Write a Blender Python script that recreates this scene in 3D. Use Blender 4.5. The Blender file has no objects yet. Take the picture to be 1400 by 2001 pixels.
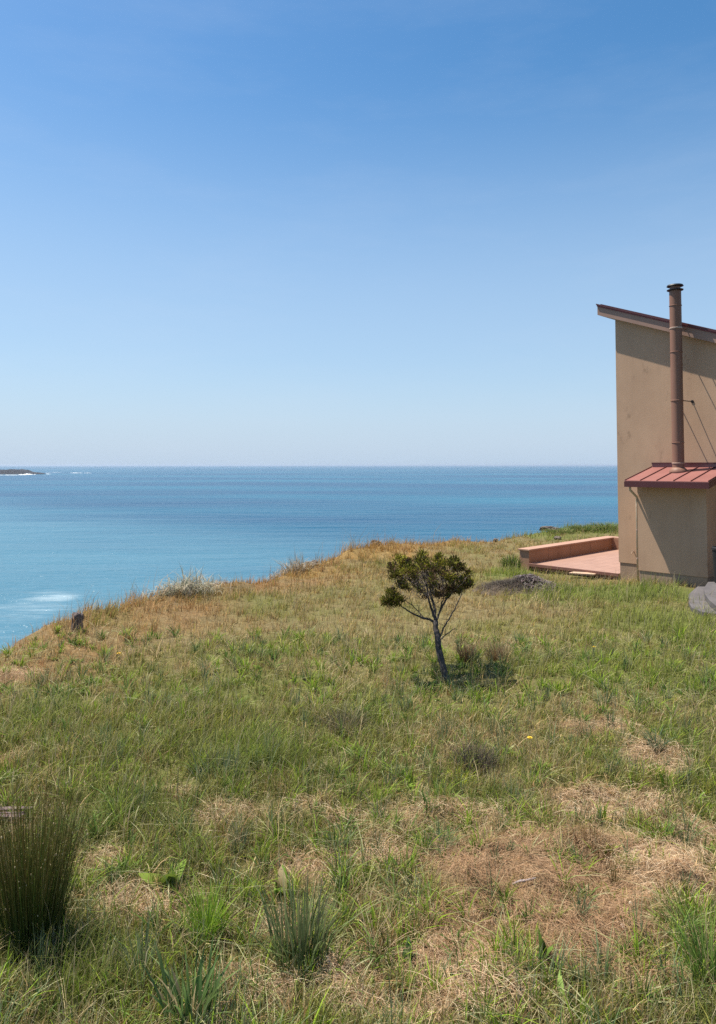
import bpy, bmesh, math, random
import numpy as np
from mathutils import Vector, Matrix

random.seed(7)
rng = np.random.default_rng(11)
sc = bpy.context.scene
COL = sc.collection
R = math.radians

# ------------------------------------------------------------------ camera
F, CX, CAMZ, HOR, PITCH = 1400.0, 700.0, 2.6, 909.0, R(2.4)
CY = HOR - F * math.tan(PITCH)
cam_d = bpy.data.cameras.new("camera")
cam = bpy.data.objects.new("camera", cam_d)
COL.objects.link(cam)
cam.location = (0, 0, CAMZ)
cam.rotation_euler = (math.pi / 2 + PITCH, 0, 0)
cam_d.sensor_fit = 'HORIZONTAL'
cam_d.sensor_width = 36
cam_d.lens = 36 * F / 1400
cam_d.shift_y = -(1000.5 - CY) / 1400
cam_d.clip_start = 0.1
cam_d.clip_end = 200000
sc.camera = cam


def ray(px, py):
    x, u = (px - CX) / F, (CY - py) / F
    return (x, math.cos(PITCH) - u * math.sin(PITCH), math.sin(PITCH) + u * math.cos(PITCH))


def P(px, py, z):                       # where a sight line meets a level
    r = ray(px, py)
    k = (z - CAMZ) / r[2]
    return Vector((r[0] * k, r[1] * k, z))


def PD(px, py, depth):                  # where a sight line reaches a distance
    r = ray(px, py)
    k = depth / r[1]
    return Vector((r[0] * k, depth, CAMZ + r[2] * k))


# ------------------------------------------------------------------ noise
_tab = rng.random((256, 256))


def vnoise(x, y, s=0):
    x = np.asarray(x, float) + s * 17.3
    y = np.asarray(y, float) + s * 41.7
    xi, yi = np.floor(x).astype(int), np.floor(y).astype(int)
    fx, fy = x - xi, y - yi
    fx, fy = fx * fx * (3 - 2 * fx), fy * fy * (3 - 2 * fy)
    a, b = _tab[xi % 256, yi % 256], _tab[(xi + 1) % 256, yi % 256]
    c, d = _tab[xi % 256, (yi + 1) % 256], _tab[(xi + 1) % 256, (yi + 1) % 256]
    return (a * (1 - fx) + b * fx) * (1 - fy) + (c * (1 - fx) + d * fx) * fy


def fbm(x, y, s=0, o=3):
    v, a, t = 0, 1.0, 0
    for k in range(o):
        v = v + a * vnoise(x * 2 ** k, y * 2 ** k, s + k)
        t += a
        a *= .5
    return v / t


def sstep(a, b, x):
    t = np.clip((np.asarray(x, float) - a) / (b - a), 0, 1)
    return t * t * (3 - 2 * t)


# ------------------------------------------------------------------ terrain
SEA_Z = -22.0
edge_px = [(0, 1272), (75, 1243), (150, 1217), (300, 1165), (430, 1139), (530, 1117), (620, 1094), (720, 1064),
           (860, 1056), (940, 1051), (1000, 1045), (1080, 1033), (1205, 1029)]
edge = [(-60, -120), (-30, -45), (-14, -6), (-9.5, 4)] + [tuple(P(a, b, -.15)[:2]) for a, b in edge_px] + \
       [(24, 44), (40, 56), (90, 80), (200, 130)]
edge = np.array(edge)


def edge_dist(x, y):                    # metres inland of the cliff edge
    x, y = np.asarray(x, float), np.asarray(y, float)
    best = np.full(x.shape, 1e9)
    sign = np.ones(x.shape)
    for (ax, ay), (bx, by) in zip(edge[:-1], edge[1:]):
        dx, dy = bx - ax, by - ay
        t = np.clip(((x - ax) * dx + (y - ay) * dy) / (dx * dx + dy * dy), 0, 1)
        d = np.hypot(x - ax - t * dx, y - ay - t * dy)
        cr = dx * (y - ay) - dy * (x - ax)
        m = d < best - 1e-9
        best = np.where(m, d, best)
        sign = np.where(m, np.where(cr < 0, 1, -1), sign)
    return best * sign


def ell(px, py, rx, ry, s=1.0):         # a patch of ground seen in the photograph, as an ellipse on the ground
    c = P(px, py, -.05)
    v = py - HOR
    return (c.x, c.y, rx * c.y / F, ry * c.y * c.y / (F * CAMZ), s)


def patches(x, y, lst, wob=.55, seed=5):
    m = np.zeros(np.shape(x))
    n = (fbm(x * 1.7, y * 1.7, seed) - .5) * 2.6 * wob + (fbm(x * 6, y * 6, seed + 3) - .5) * 1.6 * wob
    for cx, cy, rx, ry, s in lst:
        r = np.hypot((x - cx) / rx, (y - cy) / ry)
        m = np.maximum(m, s * sstep(1.35, .55, r + n))
    return m


DRY = [ell(*a) for a in [(1000, 1720, 190, 55), (1240, 1705, 170, 70, .95), (1190, 1590, 150, 34, .8), (1070, 1800, 160, 60),
                         (900, 1890, 80, 50), (1290, 1500, 80, 24, .85), (1150, 1437, 90, 13, .7), (235, 1768, 60, 28, .8), (300, 1786, 60, 26, .75), (200, 1800, 40, 20, .5),
                         (610, 1596, 50, 14, .55), (680, 1618, 50, 14, .5), (740, 1690, 70, 20, .8), (470, 1925, 50, 24, .7), (520, 1962, 55, 30, .75), (560, 1830, 40, 30, .5), (690, 1930, 60, 30, .5), (450, 1600, 50, 18, .5),
                         (830, 1990, 140, 22), (1340, 1745, 90, 60), (1650, 1720, 180, 70), (-250, 1700, 120, 40, .8), (1600, 1500, 120, 30, .7), (-150, 1480, 90, 24, .7), (28, 1333, 48, 11), (15, 1502, 34, 9, .8),
                         (1100, 1720, 340, 120, .5), (1350, 1640, 80, 40, .6), (920, 1800, 110, 60, .55), (1120, 1880, 80, 40, .8), (960, 1960, 90, 30, .7), (600, 1700, 60, 22, .55), (1250, 1930, 80, 30, .5),
                         (880, 1610, 100, 14, .6), (350, 1560, 40, 10, .5), (180, 1700, 40, 20, .6)]]
LUSH = [ell(*a) for a in [(1180, 1160, 170, 18), (1330, 1165, 60, 22), (1330, 1230, 110, 40, .7), (1000, 1112, 50, 16),
                          (1240, 1330, 170, 40, .5), (970, 1584, 60, 16), (480, 1500, 110, 40, .8), (100, 1880, 140, 50, .7),
                          (920, 1500, 40, 14, .7), (1375, 1870, 60, 90, .9), (250, 1600, 80, 30, .8), (1350, 1480, 60, 50, .5),
                          (930, 1920, 60, 25, .7), (230, 1920, 120, 60, .7), (1120, 1037, 120, 11, .95), (60, 1420, 100, 40, .5)]]
YELL = [ell(*a) for a in [(1010, 1172, 80, 14), (960, 1110, 80, 22, .8), (1000, 1130, 60, 10, .7), (900, 1518, 30, 10)]]
OCHR = [ell(*a) for a in [(720, 1078, 110, 13), (560, 1110, 120, 14, .8), (820, 1062, 90, 10, .7)]]
FLUF = [ell(*a) for a in [(1090, 1186, 70, 15), (700, 1290, 120, 20, .5), (300, 1290, 120, 16, .6), (880, 1250, 90, 15, .4)]]
SOIL = [ell(*a) for a in [(280, 1458, 68, 11), (1010, 1146, 66, 16), (430, 1830, 20, 8, .8), (640, 1880, 40, 14, .6)]]


def hz_base(x, y):
    d = np.hypot(x, y)
    z = -.16 * sstep(13.5, 18.5, y) + .05 * sstep(11, 14, y) * sstep(5, 7, x) * sstep(19, 16, y)
    z = z + (fbm(x * .35, y * .35, 31) - .5) * .16 * sstep(1, 6, d)
    z = z + (fbm(x * 1.6, y * 1.6, 33) - .5) * .07
    dr = patches(x, y, DRY)
    z = z + dr * (fbm(x * 2.3, y * 2.3, 35, 2) - .42) * .24 + dr * (fbm(x * 7, y * 7, 37, 2) - .5) * .06
    z = z + patches(x, y, [ell(780, 1072, 170, 10), ell(1150, 1038, 110, 9)], .1) * .10
    z = z - patches(x, y, SOIL[:1], .1) * .05
    e_ = edge_dist(x, y)
    s_ = (x - P0.x) * t.x + (y - P0.y) * t.y
    p_ = -((x - P0.x) * q.x + (y - P0.y) * q.y)
    z = z - .13 * sstep(TS0 - 1.4, TS0 - .2, s_) * sstep(1.2, .2, s_) * sstep(2.2, .7, p_) * sstep(-7, -5.5, p_)
    z = z + sstep(2.2, .6, e_) * (fbm(x * 1.1, y * 1.1, 91, 3) - .42) * .42
    return z


def hz(x, y):
    x, y = np.asarray(x, float), np.asarray(y, float)
    d = edge_dist(x, y) + (fbm(x * .9, y * .9, 41) - .5) * .8
    z = hz_base(x, y)
    drop = sstep(1.0, -.4, d) * .35 + np.clip(-d - .1, 0, None) * 2.2 * (1 + (fbm(x * .8, y * .8, 43) - .5) * 1.1)
    return np.maximum(z - drop, SEA_Z - 4)


def hz1(x, y):
    return float(hz(np.array([x]), np.array([y]))[0])


def inland(c, m):                       # step back from the brink towards the meadow
    while float(edge_dist(np.array([c.x]), np.array([c.y]))[0]) < m or c.z < -.6:
        c = Vector((c.x * .996, c.y * .996, 0))
        c.z = hz1(c.x, c.y)
    return c


def G(px, py):                          # where a sight line meets the ground
    z = 0.0
    for _ in range(6):
        p = P(px, py, z)
        z = hz1(p.x, p.y)
    return Vector((p.x, p.y, z))


# ------------------------------------------------------------------ object helpers
def tag(o, label=None, cat=None, group=None, kind=None):
    if label: o['label'] = label
    if cat: o['category'] = cat
    if group: o['group'] = group
    if kind: o['kind'] = kind
    return o


def empty(name, loc=(0, 0, 0), label=None, cat=None, group=None):
    o = bpy.data.objects.new(name, None)
    o.empty_display_size = .1
    COL.objects.link(o)
    o.location = loc
    return tag(o, label, cat, group)


def link(name, me, mat, parent=None, loc=None):
    o = bpy.data.objects.new(name, me)
    COL.objects.link(o)
    if mat: me.materials.append(mat)
    if loc is not None: o.location = loc
    if parent: o.parent = parent
    return o


class MB:                               # gathers shapes for one mesh
    def __init__(s):
        s.v, s.f = [], []

    def add(s, vs, fs):
        n = len(s.v)
        s.v += [tuple(a) for a in vs]
        s.f += [tuple(i + n for i in f) for f in fs]

    def prism(s, poly, vec):            # closed polygon swept along a vector
        n = len(poly)
        a = [Vector(p) for p in poly]
        b = [p + Vector(vec) for p in a]
        fs = [tuple(range(n))[::-1], tuple(range(n, 2 * n))]
        fs += [(i, (i + 1) % n, n + (i + 1) % n, n + i) for i in range(n)]
        s.add(a + b, fs)

    def tube(s, pts, rad, n=8, cap=True):
        pts = [Vector(p) for p in pts]
        if not hasattr(rad, '__len__'): rad = [rad] * len(pts)
        vs, fs = [], []
        ref = None
        for i, p in enumerate(pts):
            d = (pts[min(i + 1, len(pts) - 1)] - pts[max(i - 1, 0)]).normalized()
            if ref is None:
                ref = d.orthogonal().normalized()
            ref = (ref - d * ref.dot(d)).normalized()
            o = d.cross(ref)
            for k in range(n):
                a = 2 * math.pi * k / n
                vs.append(p + (ref * math.cos(a) + o * math.sin(a)) * rad[i])
        for i in range(len(pts) - 1):
            for k in range(n):
                fs.append((i * n + k, i * n + (k + 1) % n, (i + 1) * n + (k + 1) % n, (i + 1) * n + k))
        if cap:
            fs += [tuple(range(n))[::-1], tuple(range((len(pts) - 1) * n, len(pts) * n))]
        s.add(vs, fs)

    def lathe(s, prof, c, n=24):        # (radius, z) pairs about a vertical axis
        vs, fs = [], []
        for r, z in prof:
            for k in range(n):
                a = 2 * math.pi * k / n
                vs.append((c[0] + r * math.cos(a), c[1] + r * math.sin(a), c[2] + z))
        for i in range(len(prof) - 1):
            for k in range(n):
                fs.append((i * n + k, i * n + (k + 1) % n, (i + 1) * n + (k + 1) % n, (i + 1) * n + k))
        fs += [tuple(range(n))[::-1], tuple(range((len(prof) - 1) * n, len(prof) * n))]
        s.add(vs, fs)

    def build(s, name, mat, parent=None, bevel=0, smooth=False, off=None):
        me = bpy.data.meshes.new(name)
        if off is not None:
            o_ = Vector(off)
            s.v = [tuple(Vector(v) - o_) for v in s.v]
        me.from_pydata(s.v, [], s.f)
        bm = bmesh.new()
        bm.from_mesh(me)
        bmesh.ops.recalc_face_normals(bm, faces=bm.faces)
        bm.to_mesh(me)
        bm.free()
        o = link(name, me, mat, parent)
        if bevel:
            b = o.modifiers.new("edge", 'BEVEL')
            b.width = bevel
            b.segments = 2
            b.limit_method = 'ANGLE'
            b.angle_limit = R(40)
        if smooth:
            for p in me.polygons: p.use_smooth = True
        return o


# ------------------------------------------------------------------ materials
def nodes(name):
    m = bpy.data.materials.new(name)
    m.use_nodes = True
    nt = m.node_tree
    return m, nt, nt.nodes['Principled BSDF']


def N(nt, t, **kw):
    n = nt.nodes.new(t)
    for k, v in kw.items():
        if k in n.inputs.keys(): n.inputs[k].default_value = v
        else: setattr(n, k, v)
    return n


def c4(c): return (c[0], c[1], c[2], 1)


def surface(name, c1, c2, rough=.7, scale=3., bump=.15, bscale=40., stretch=(1, 1, 1), c3=None, s3=.6, spec=.3, metal=0, bdist=.01):
    """two-tone mottled surface with optional stains of a third colour and a fine grain"""
    m, nt, b = nodes(name)
    L = nt.links.new
    tc = N(nt, 'ShaderNodeTexCoord')
    mp = N(nt, 'ShaderNodeMapping')
    mp.inputs['Scale'].default_value = stretch
    L(tc.outputs['Object'], mp.inputs['Vector'])
    n1 = N(nt, 'ShaderNodeTexNoise', Scale=scale, Detail=6., Roughness=.65)
    L(mp.outputs['Vector'], n1.inputs['Vector'])
    r = N(nt, 'ShaderNodeValToRGB')
    r.color_ramp.elements[0].position, r.color_ramp.elements[1].position = .32, .68
    r.color_ramp.elements[0].color, r.color_ramp.elements[1].color = c4(c1), c4(c2)
    L(n1.outputs['Fac'], r.inputs['Fac'])
    out = r.outputs['Color']
    if c3:
        n3 = N(nt, 'ShaderNodeTexNoise', Scale=scale * 2.7, Detail=5., Roughness=.7)
        L(mp.outputs['Vector'], n3.inputs['Vector'])
        r3 = N(nt, 'ShaderNodeValToRGB')
        r3.color_ramp.elements[0].position, r3.color_ramp.elements[1].position = s3, s3 + .14
        L(n3.outputs['Fac'], r3.inputs['Fac'])
        mx = N(nt, 'ShaderNodeMixRGB')
        L(r3.outputs['Color'], mx.inputs['Fac'])
        L(out, mx.inputs['Color1'])
        mx.inputs['Color2'].default_value = c4(c3)
        out = mx.outputs['Color']
    L(out, b.inputs['Base Color'])
    b.inputs['Roughness'].default_value = rough
    b.inputs['Specular IOR Level'].default_value = spec
    b.inputs['Metallic'].default_value = metal
    if bump:
        n2 = N(nt, 'ShaderNodeTexNoise', Scale=bscale, Detail=5.)
        L(mp.outputs['Vector'], n2.inputs['Vector'])
        bp = N(nt, 'ShaderNodeBump', Strength=bump, Distance=bdist)
        L(n2.outputs['Fac'], bp.inputs['Height'])
        L(bp.outputs['Normal'], b.inputs['Normal'])
    return m


def leaf_material(name, trans=.35, rough=.55, spec=.25):
    m, nt, b = nodes(name)
    L = nt.links.new
    a = N(nt, 'ShaderNodeAttribute', attribute_name='Col')
    L(a.outputs['Color'], b.inputs['Base Color'])
    b.inputs['Roughness'].default_value = rough
    b.inputs['Specular IOR Level'].default_value = spec
    t = N(nt, 'ShaderNodeBsdfTranslucent')
    L(a.outputs['Color'], t.inputs['Color'])
    mx = N(nt, 'ShaderNodeMixShader')
    mx.inputs['Fac'].default_value = trans
    L(b.outputs['BSDF'], mx.inputs[1])
    L(t.outputs['BSDF'], mx.inputs[2])
    L(mx.outputs['Shader'], nt.nodes['Material Output'].inputs['Surface'])
    return m


M_blade = leaf_material('blade', .36, .7, .06)
M_crown = leaf_material('crown', .2, .7, .04)
M_stem = leaf_material('stem', .15, .7, .06)
M_wall = surface('stucco', (.375, .24, .158), (.455, .30, .20), .85, 1.1, .35, 60, (1, 1, .6), (.28, .18, .118), .60, bdist=.004)
M_plinth = surface('plinth', (.25, .175, .125), (.32, .23, .165), .9, 2, .3, 30)
M_fascia = surface('fascia_paint', (.25, .155, .12), (.30, .185, .145), .6, 2, .1, 30)
M_soffit = surface('soffit_board', (.34, .24, .18), (.40, .29, .22), .7, 2, .1, 30)
M_redmetal = surface('red_metal', (.20, .078, .068), (.245, .10, .088), .42, 1.5, .05, 8, spec=.5)
M_darkred = surface('dark_red_metal', (.060, .012, .013), (.085, .017, .017), .45, 2, .05, 8, spec=.5)
M_drip = surface('drip_edge_paint', (.14, .032, .036), (.19, .045, .048), .5, 2, .05, 8)
M_pipe = surface('pipe_paint', (.18, .092, .064), (.225, .118, .084), .55, 2, .08, 20, (1, 1, .4), (.13, .058, .045), .66, spec=.25)
M_band = surface('band_metal', (.34, .23, .18), (.42, .30, .24), .4, 3, 0, spec=.5)
M_black = surface('black_iron', (.012, .012, .014), (.02, .02, .022), .5, 5, .1, 40)
M_spout = surface('downspout_paint', (.46, .35, .25), (.52, .40, .29), .6, 3, .05, 30)
M_deck = surface('deck_paint', (.26, .155, .118), (.31, .19, .145), .6, 1.2, .12, 30, (1, 1, 1), (.21, .122, .095), .58)
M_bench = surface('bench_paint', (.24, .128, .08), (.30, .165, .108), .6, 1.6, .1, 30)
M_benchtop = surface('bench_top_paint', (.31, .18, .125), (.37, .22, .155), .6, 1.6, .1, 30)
M_edgeboard = surface('edge_board', (.16, .07, .055), (.21, .10, .075), .65, 2, .1, 30)
M_plank = surface('pale_plank', (.36, .25, .17), (.44, .31, .22), .75, 4, .2, 30, (1, 6, 1))
M_slab = surface('grey_slab', (.07, .064, .068), (.112, .103, .107), .85, 2.5, .18, 45, (1, 1, 1), (.10, .092, .095), .62, bdist=.006)
M_bark = surface('bark', (.028, .023, .022), (.10, .087, .083), .9, 26, .8, 60, (1, 1, .35), (.03, .026, .026), .58, bdist=.012)
M_rock = surface('rock', (.075, .06, .055), (.16, .13, .115), .9, 3, .8, 9, bdist=.2)
M_stump = surface('stump_wood', (.055, .042, .04), (.13, .10, .095), .9, 9, .7, 25, (1, 1, .3), bdist=.02)
M_isl = surface('island_rock', (.014, .015, .022), (.028, .029, .036), .95, .06, .6, .2, bdist=3)
M_grey = surface('grey_wood', (.20, .165, .165), (.36, .31, .31), .9, 8, .5, 40, (1, 6, 1))
M_stone = surface('pale_pebble', (.60, .52, .42), (.72, .64, .54), .8, 8, .2, 40)

def streaks(mat, col, amt):              # rain streaks running down the wall
    nt = mat.node_tree
    b = nt.nodes['Principled BSDF']
    src = b.inputs['Base Color'].links[0].from_socket
    tc = N(nt, 'ShaderNodeTexCoord')
    mp = N(nt, 'ShaderNodeMapping')
    mp.inputs['Scale'].default_value = (7, 7, .35)
    nt.links.new(tc.outputs['Object'], mp.inputs['Vector'])
    n = N(nt, 'ShaderNodeTexNoise', Scale=1.0, Detail=6., Roughness=.7)
    nt.links.new(mp.outputs['Vector'], n.inputs['Vector'])
    r = N(nt, 'ShaderNodeValToRGB')
    r.color_ramp.elements[0].position, r.color_ramp.elements[1].position = .52, .75
    r.color_ramp.elements[1].color = (amt, amt, amt, 1)
    nt.links.new(n.outputs['Fac'], r.inputs['Fac'])
    m = N(nt, 'ShaderNodeMixRGB')
    nt.links.new(r.outputs['Color'], m.inputs['Fac'])
    nt.links.new(src, m.inputs['Color1'])
    m.inputs['Color2'].default_value = c4(col)
    nt.links.new(m.outputs['Color'], b.inputs['Base Color'])


streaks(M_wall, (.28, .185, .125), .22)
streaks(M_deck, (.19, .11, .085), .5)


def joints(mat, d, pitch, width, f):    # board joints across direction d
    nt = mat.node_tree
    b = nt.nodes['Principled BSDF']
    src = b.inputs['Base Color'].links[0].from_socket
    tc = N(nt, 'ShaderNodeTexCoord')
    v = N(nt, 'ShaderNodeVectorMath', operation='DOT_PRODUCT')
    nt.links.new(tc.outputs['Object'], v.inputs[0])
    v.inputs[1].default_value = tuple(c / pitch for c in d)
    fr = N(nt, 'ShaderNodeMath', operation='FRACT')
    nt.links.new(v.outputs['Value'], fr.inputs[0])
    lt = N(nt, 'ShaderNodeMath', operation='LESS_THAN')
    nt.links.new(fr.outputs[0], lt.inputs[0])
    lt.inputs[1].default_value = width / pitch
    m = N(nt, 'ShaderNodeMixRGB', blend_type='MULTIPLY')
    nt.links.new(lt.outputs[0], m.inputs['Fac'])
    nt.links.new(src, m.inputs['Color1'])
    m.inputs['Color2'].default_value = (f, f, f, 1)
    nt.links.new(m.outputs['Color'], b.inputs['Base Color'])


joints(M_deck, (.692, -.722, 0), .30, .012, .6)
joints(M_bench, (.722, .692, 0), 1.2, .02, .5)
joints(M_benchtop, (.722, .692, 0), 1.2, .02, .5)
streaks(M_bench, (.17, .095, .07), .5)
streaks(M_pipe, (.10, .05, .04), .5)

# ground: the colour of soil, thatch and moss comes from the same zones as the grass
M_ground, nt, b = nodes('ground')
L = nt.links.new
a = N(nt, 'ShaderNodeAttribute', attribute_name='Col')
tc = N(nt, 'ShaderNodeTexCoord')
n1 = N(nt, 'ShaderNodeTexNoise', Scale=9., Detail=8., Roughness=.75)
L(tc.outputs['Object'], n1.inputs['Vector'])
r = N(nt, 'ShaderNodeValToRGB')
r.color_ramp.elements[0].position, r.color_ramp.elements[1].position = .3, .72
r.color_ramp.elements[0].color, r.color_ramp.elements[1].color = (.45, .42, .38, 1), (1.35, 1.3, 1.2, 1)
L(n1.outputs['Fac'], r.inputs['Fac'])
mx = N(nt, 'ShaderNodeMixRGB', blend_type='MULTIPLY')
mx.inputs['Fac'].default_value = 1
L(a.outputs['Color'], mx.inputs['Color1'])
L(r.outputs['Color'], mx.inputs['Color2'])
L(mx.outputs['Color'], b.inputs['Base Color'])
b.inputs['Roughness'].default_value = .95
b.inputs['Specular IOR Level'].default_value = .1
n2 = N(nt, 'ShaderNodeTexNoise', Scale=28., Detail=8., Roughness=.7)
L(tc.outputs['Object'], n2.inputs['Vector'])
bp = N(nt, 'ShaderNodeBump', Strength=.8, Distance=.03)
L(n2.outputs['Fac'], bp.inputs['Height'])
L(bp.outputs['Normal'], b.inputs['Normal'])

# sea
M_sea, nt, b = nodes('sea')
L = nt.links.new
tc = N(nt, 'ShaderNodeTexCoord')


def sea_noise(scale, sx, sy, rot, det, rgh=.55):
    mp = N(nt, 'ShaderNodeMapping')
    mp.inputs['Scale'].default_value = (sx, sy, 1)
    mp.inputs['Rotation'].default_value = (0, 0, rot)
    L(tc.outputs['Object'], mp.inputs['Vector'])
    n = N(nt, 'ShaderNodeTexNoise', Scale=scale, Detail=det, Roughness=rgh)
    L(mp.outputs['Vector'], n.inputs['Vector'])
    return n.outputs['Fac']


def mth(op, a_, b_):
    n = N(nt, 'ShaderNodeMath', operation=op)
    for i, q in enumerate((a_, b_)):
        if isinstance(q, (int, float)): n.inputs[i].default_value = q
        else: L(q, n.inputs[i])
    return n.outputs[0]


w1 = sea_noise(.045, .45, 1.4, R(-12), 6.)
w2 = sea_noise(.35, .6, 1.3, R(18), 5., .6)
hgt = mth('ADD', mth('MULTIPLY', w1, 3.2), mth('MULTIPLY', w2, .7))
bp = N(nt, 'ShaderNodeBump', Strength=1., Distance=.9)
L(hgt, bp.inputs['Height'])
L(bp.outputs['Normal'], b.inputs['Normal'])
patch = sea_noise(.0022, .5, 1.6, R(8), 4., .6)
rp = N(nt, 'ShaderNodeValToRGB')
rp.color_ramp.elements[0].position, rp.color_ramp.elements[1].position = .40, .60
rp.color_ramp.elements[0].color, rp.color_ramp.elements[1].color = (.001, .040, .098, 1), (.004, .088, .150, 1)
L(patch, rp.inputs['Fac'])
# shallower, milkier water close in to the shore on the near side
sx = N(nt, 'ShaderNodeSeparateXYZ')
L(tc.outputs['Object'], sx.inputs[0])
near = N(nt, 'ShaderNodeMapRange')
near.interpolation_type = 'SMOOTHSTEP'
near.inputs[1].default_value, near.inputs[2].default_value = 290, 95
dd = mth('ADD', sx.outputs['Y'], mth('MULTIPLY', sx.outputs['X'], 1.1))
L(mth('ADD', dd, mth('MULTIPLY', mth('SUBTRACT', sea_noise(.02, .5, 1.2, 0, 4), .5), 160)), near.inputs[0])
mxs = N(nt, 'ShaderNodeMixRGB')
L(mth('MULTIPLY', near.outputs[0], .75), mxs.inputs['Fac'])
L(rp.outputs['Color'], mxs.inputs['Color1'])
mxs.inputs['Color2'].default_value = (.06, .165, .225, 1)
# soft white water where the swell breaks under the cliff
def blot(px, py, rx, ry):
    c = P(px, py, SEA_Z)
    a_ = mth('POWER', mth('DIVIDE', mth('SUBTRACT', sx.outputs['X'], c.x), rx), 2)
    b_ = mth('POWER', mth('DIVIDE', mth('SUBTRACT', sx.outputs['Y'], c.y), ry), 2)
    m = N(nt, 'ShaderNodeMapRange')
    m.interpolation_type = 'SMOOTHSTEP'
    m.inputs[1].default_value, m.inputs[2].default_value = 1, 0
    L(mth('ADD', a_, b_), m.inputs[0])
    return m.outputs[0]


blots = mth('ADD', mth('ADD', blot(5, 1200, 12, 30), mth('MULTIPLY', blot(112, 1168, 7, 5), .8)), mth('MULTIPLY', blot(60, 1235, 8, 14), .6))
fo = N(nt, 'ShaderNodeMapRange')
fo.interpolation_type = 'SMOOTHSTEP'
fo.inputs[1].default_value, fo.inputs[2].default_value = .60, 1.15
L(mth('ADD', sea_noise(.16, .3, 1.4, R(8), 7., .7), mth('MULTIPLY', blots, .21)), fo.inputs[0])
mxf = N(nt, 'ShaderNodeMixRGB')
L(fo.outputs[0], mxf.inputs['Fac'])
L(mxs.outputs['Color'], mxf.inputs['Color1'])
mxf.inputs['Color2'].default_value = (.34, .42, .46, 1)
L(mxf.outputs['Color'], b.inputs['Base Color'])
b.inputs['Roughness'].default_value = .25
b.inputs['Specular IOR Level'].default_value = .26
b.inputs['IOR'].default_value = 1.33
M_foam = surface('foam', (.7, .74, .76), (.8, .82, .83), .9, .2, .3, .5)

# ------------------------------------------------------------------ house geometry frame
ZS = .2                                 # bottom of the stucco
P0, B1, B2 = P(1210, 1098.6, ZS), P(1248.6, 1114.3, ZS), P(1384, 1129, ZS)
t = Vector((.692, -.722, 0)).normalized()    # along the gable wall, to the right
q = Vector((-t.y, t.x, 0))                   # away from the viewer, into the house
up = Vector((0, 0, 1))
S1, S2 = (B1 - P0).dot(t), (B2 - P0).dot(t)
PB = -((B1 - P0).dot(q) + (B2 - P0).dot(q)) / 2


def HP(s, p, z):                        # house frame: s along the wall, p out from it
    v = P0 + t * s - q * p
    return Vector((v.x, v.y, z))


def on_wall(px, py, p=0.0):             # where a sight line meets the gable wall (or a plane p in front of it)
    o = HP(0, p, 0)
    r = Vector(ray(px, py))
    c = Vector((0, 0, CAMZ))
    k = (o - c).dot(q) / r.dot(q)
    w = c + r * k
    return (w - o).dot(t), w.z


def in_house(x, y, m=0.0):              # footprint of house, chimney box, terrace and steps
    s = (x - P0.x) * t.x + (y - P0.y) * t.y
    p = -((x - P0.x) * q.x + (y - P0.y) * q.y)
    a = (s > -m) & (p < m)
    b_ = (s > S1 - m) & (s < S2 + m) & (p < PB + m) & (p > -1)
    c = (s > TS0 - m) & (s <= 0.2) & (p < .10 + m) & (p > -TQ - m)
    return a | b_ | c


TZ = -.08                               # terrace level
TA = P(1037, 1105, TZ)
TS0 = (TA - P0).dot(t) - .56            # outer face of the low bench wall
TQ = 5.05

# ------------------------------------------------------------------ zones: what grows where


def zone(x, y):
    d = np.hypot(x, y)
    ed = edge_dist(x, y)
    z = {}
    n = fbm(x * .8, y * .8, 51)
    n2 = fbm(x * 2.6, y * 2.6, 55)
    dry = patches(x, y, DRY)
    lush = patches(x, y, LUSH)
    g = .70 - .13 * sstep(6.5, 9.5, d) - .25 * sstep(9.5, 14, d) + .26 * sstep(2, 5, x) * sstep(19, 14, d)
    g = g + (n - .5) * .9 + (n2 - .5) * .5 + lush * .6
    red_ = sstep(4.2, .4, ed + (n - .5) * 3) * sstep(6.5, 2.5, x)
    g = np.clip(g * (1 - .6 * red_), .03, .97) * (1 - .93 * dry)
    z['g'], z['dry'], z['lush'] = g, dry, lush
    z['yell'] = patches(x, y, YELL)
    z['ochr'] = np.maximum(patches(x, y, OCHR), 0)
    z['fluf'] = patches(x, y, FLUF)
    z['soil'] = patches(x, y, SOIL, .2)
    z['red'] = sstep(4.2, .4, ed + (n - .5) * 3) * sstep(6.5, 2.5, x) * np.clip(.55 + 2.2 * (n2 - .5), 0, 1)
    z['ed'], z['d'], z['n'], z['n2'] = ed, d, n, n2
    return z


def A(*c): return np.array(c, float)


def mixc(a_, b_, f):
    f = np.asarray(f)[..., None]
    return a_ * (1 - f) + b_ * f


def ground_colour(x, y):
    z = zone(x, y)
    c = mixc(np.broadcast_to(A(.17, .135, .075), x.shape + (3,)), A(.10, .12, .035), z['g'])
    c = mixc(c, A(.21, .15, .095), z['dry'] * .9)
    c = mixc(c, A(.20, .115, .055), z['red'] * .7)
    c = mixc(c, A(.24, .165, .065), z['ochr'] * .7)
    c = mixc(c, A(.055, .042, .034), z['soil'] * .9)
    cl = sstep(.2, -1.2, z['ed'])
    c = mixc(c, A(.13, .10, .08), cl)
    return c


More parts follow.
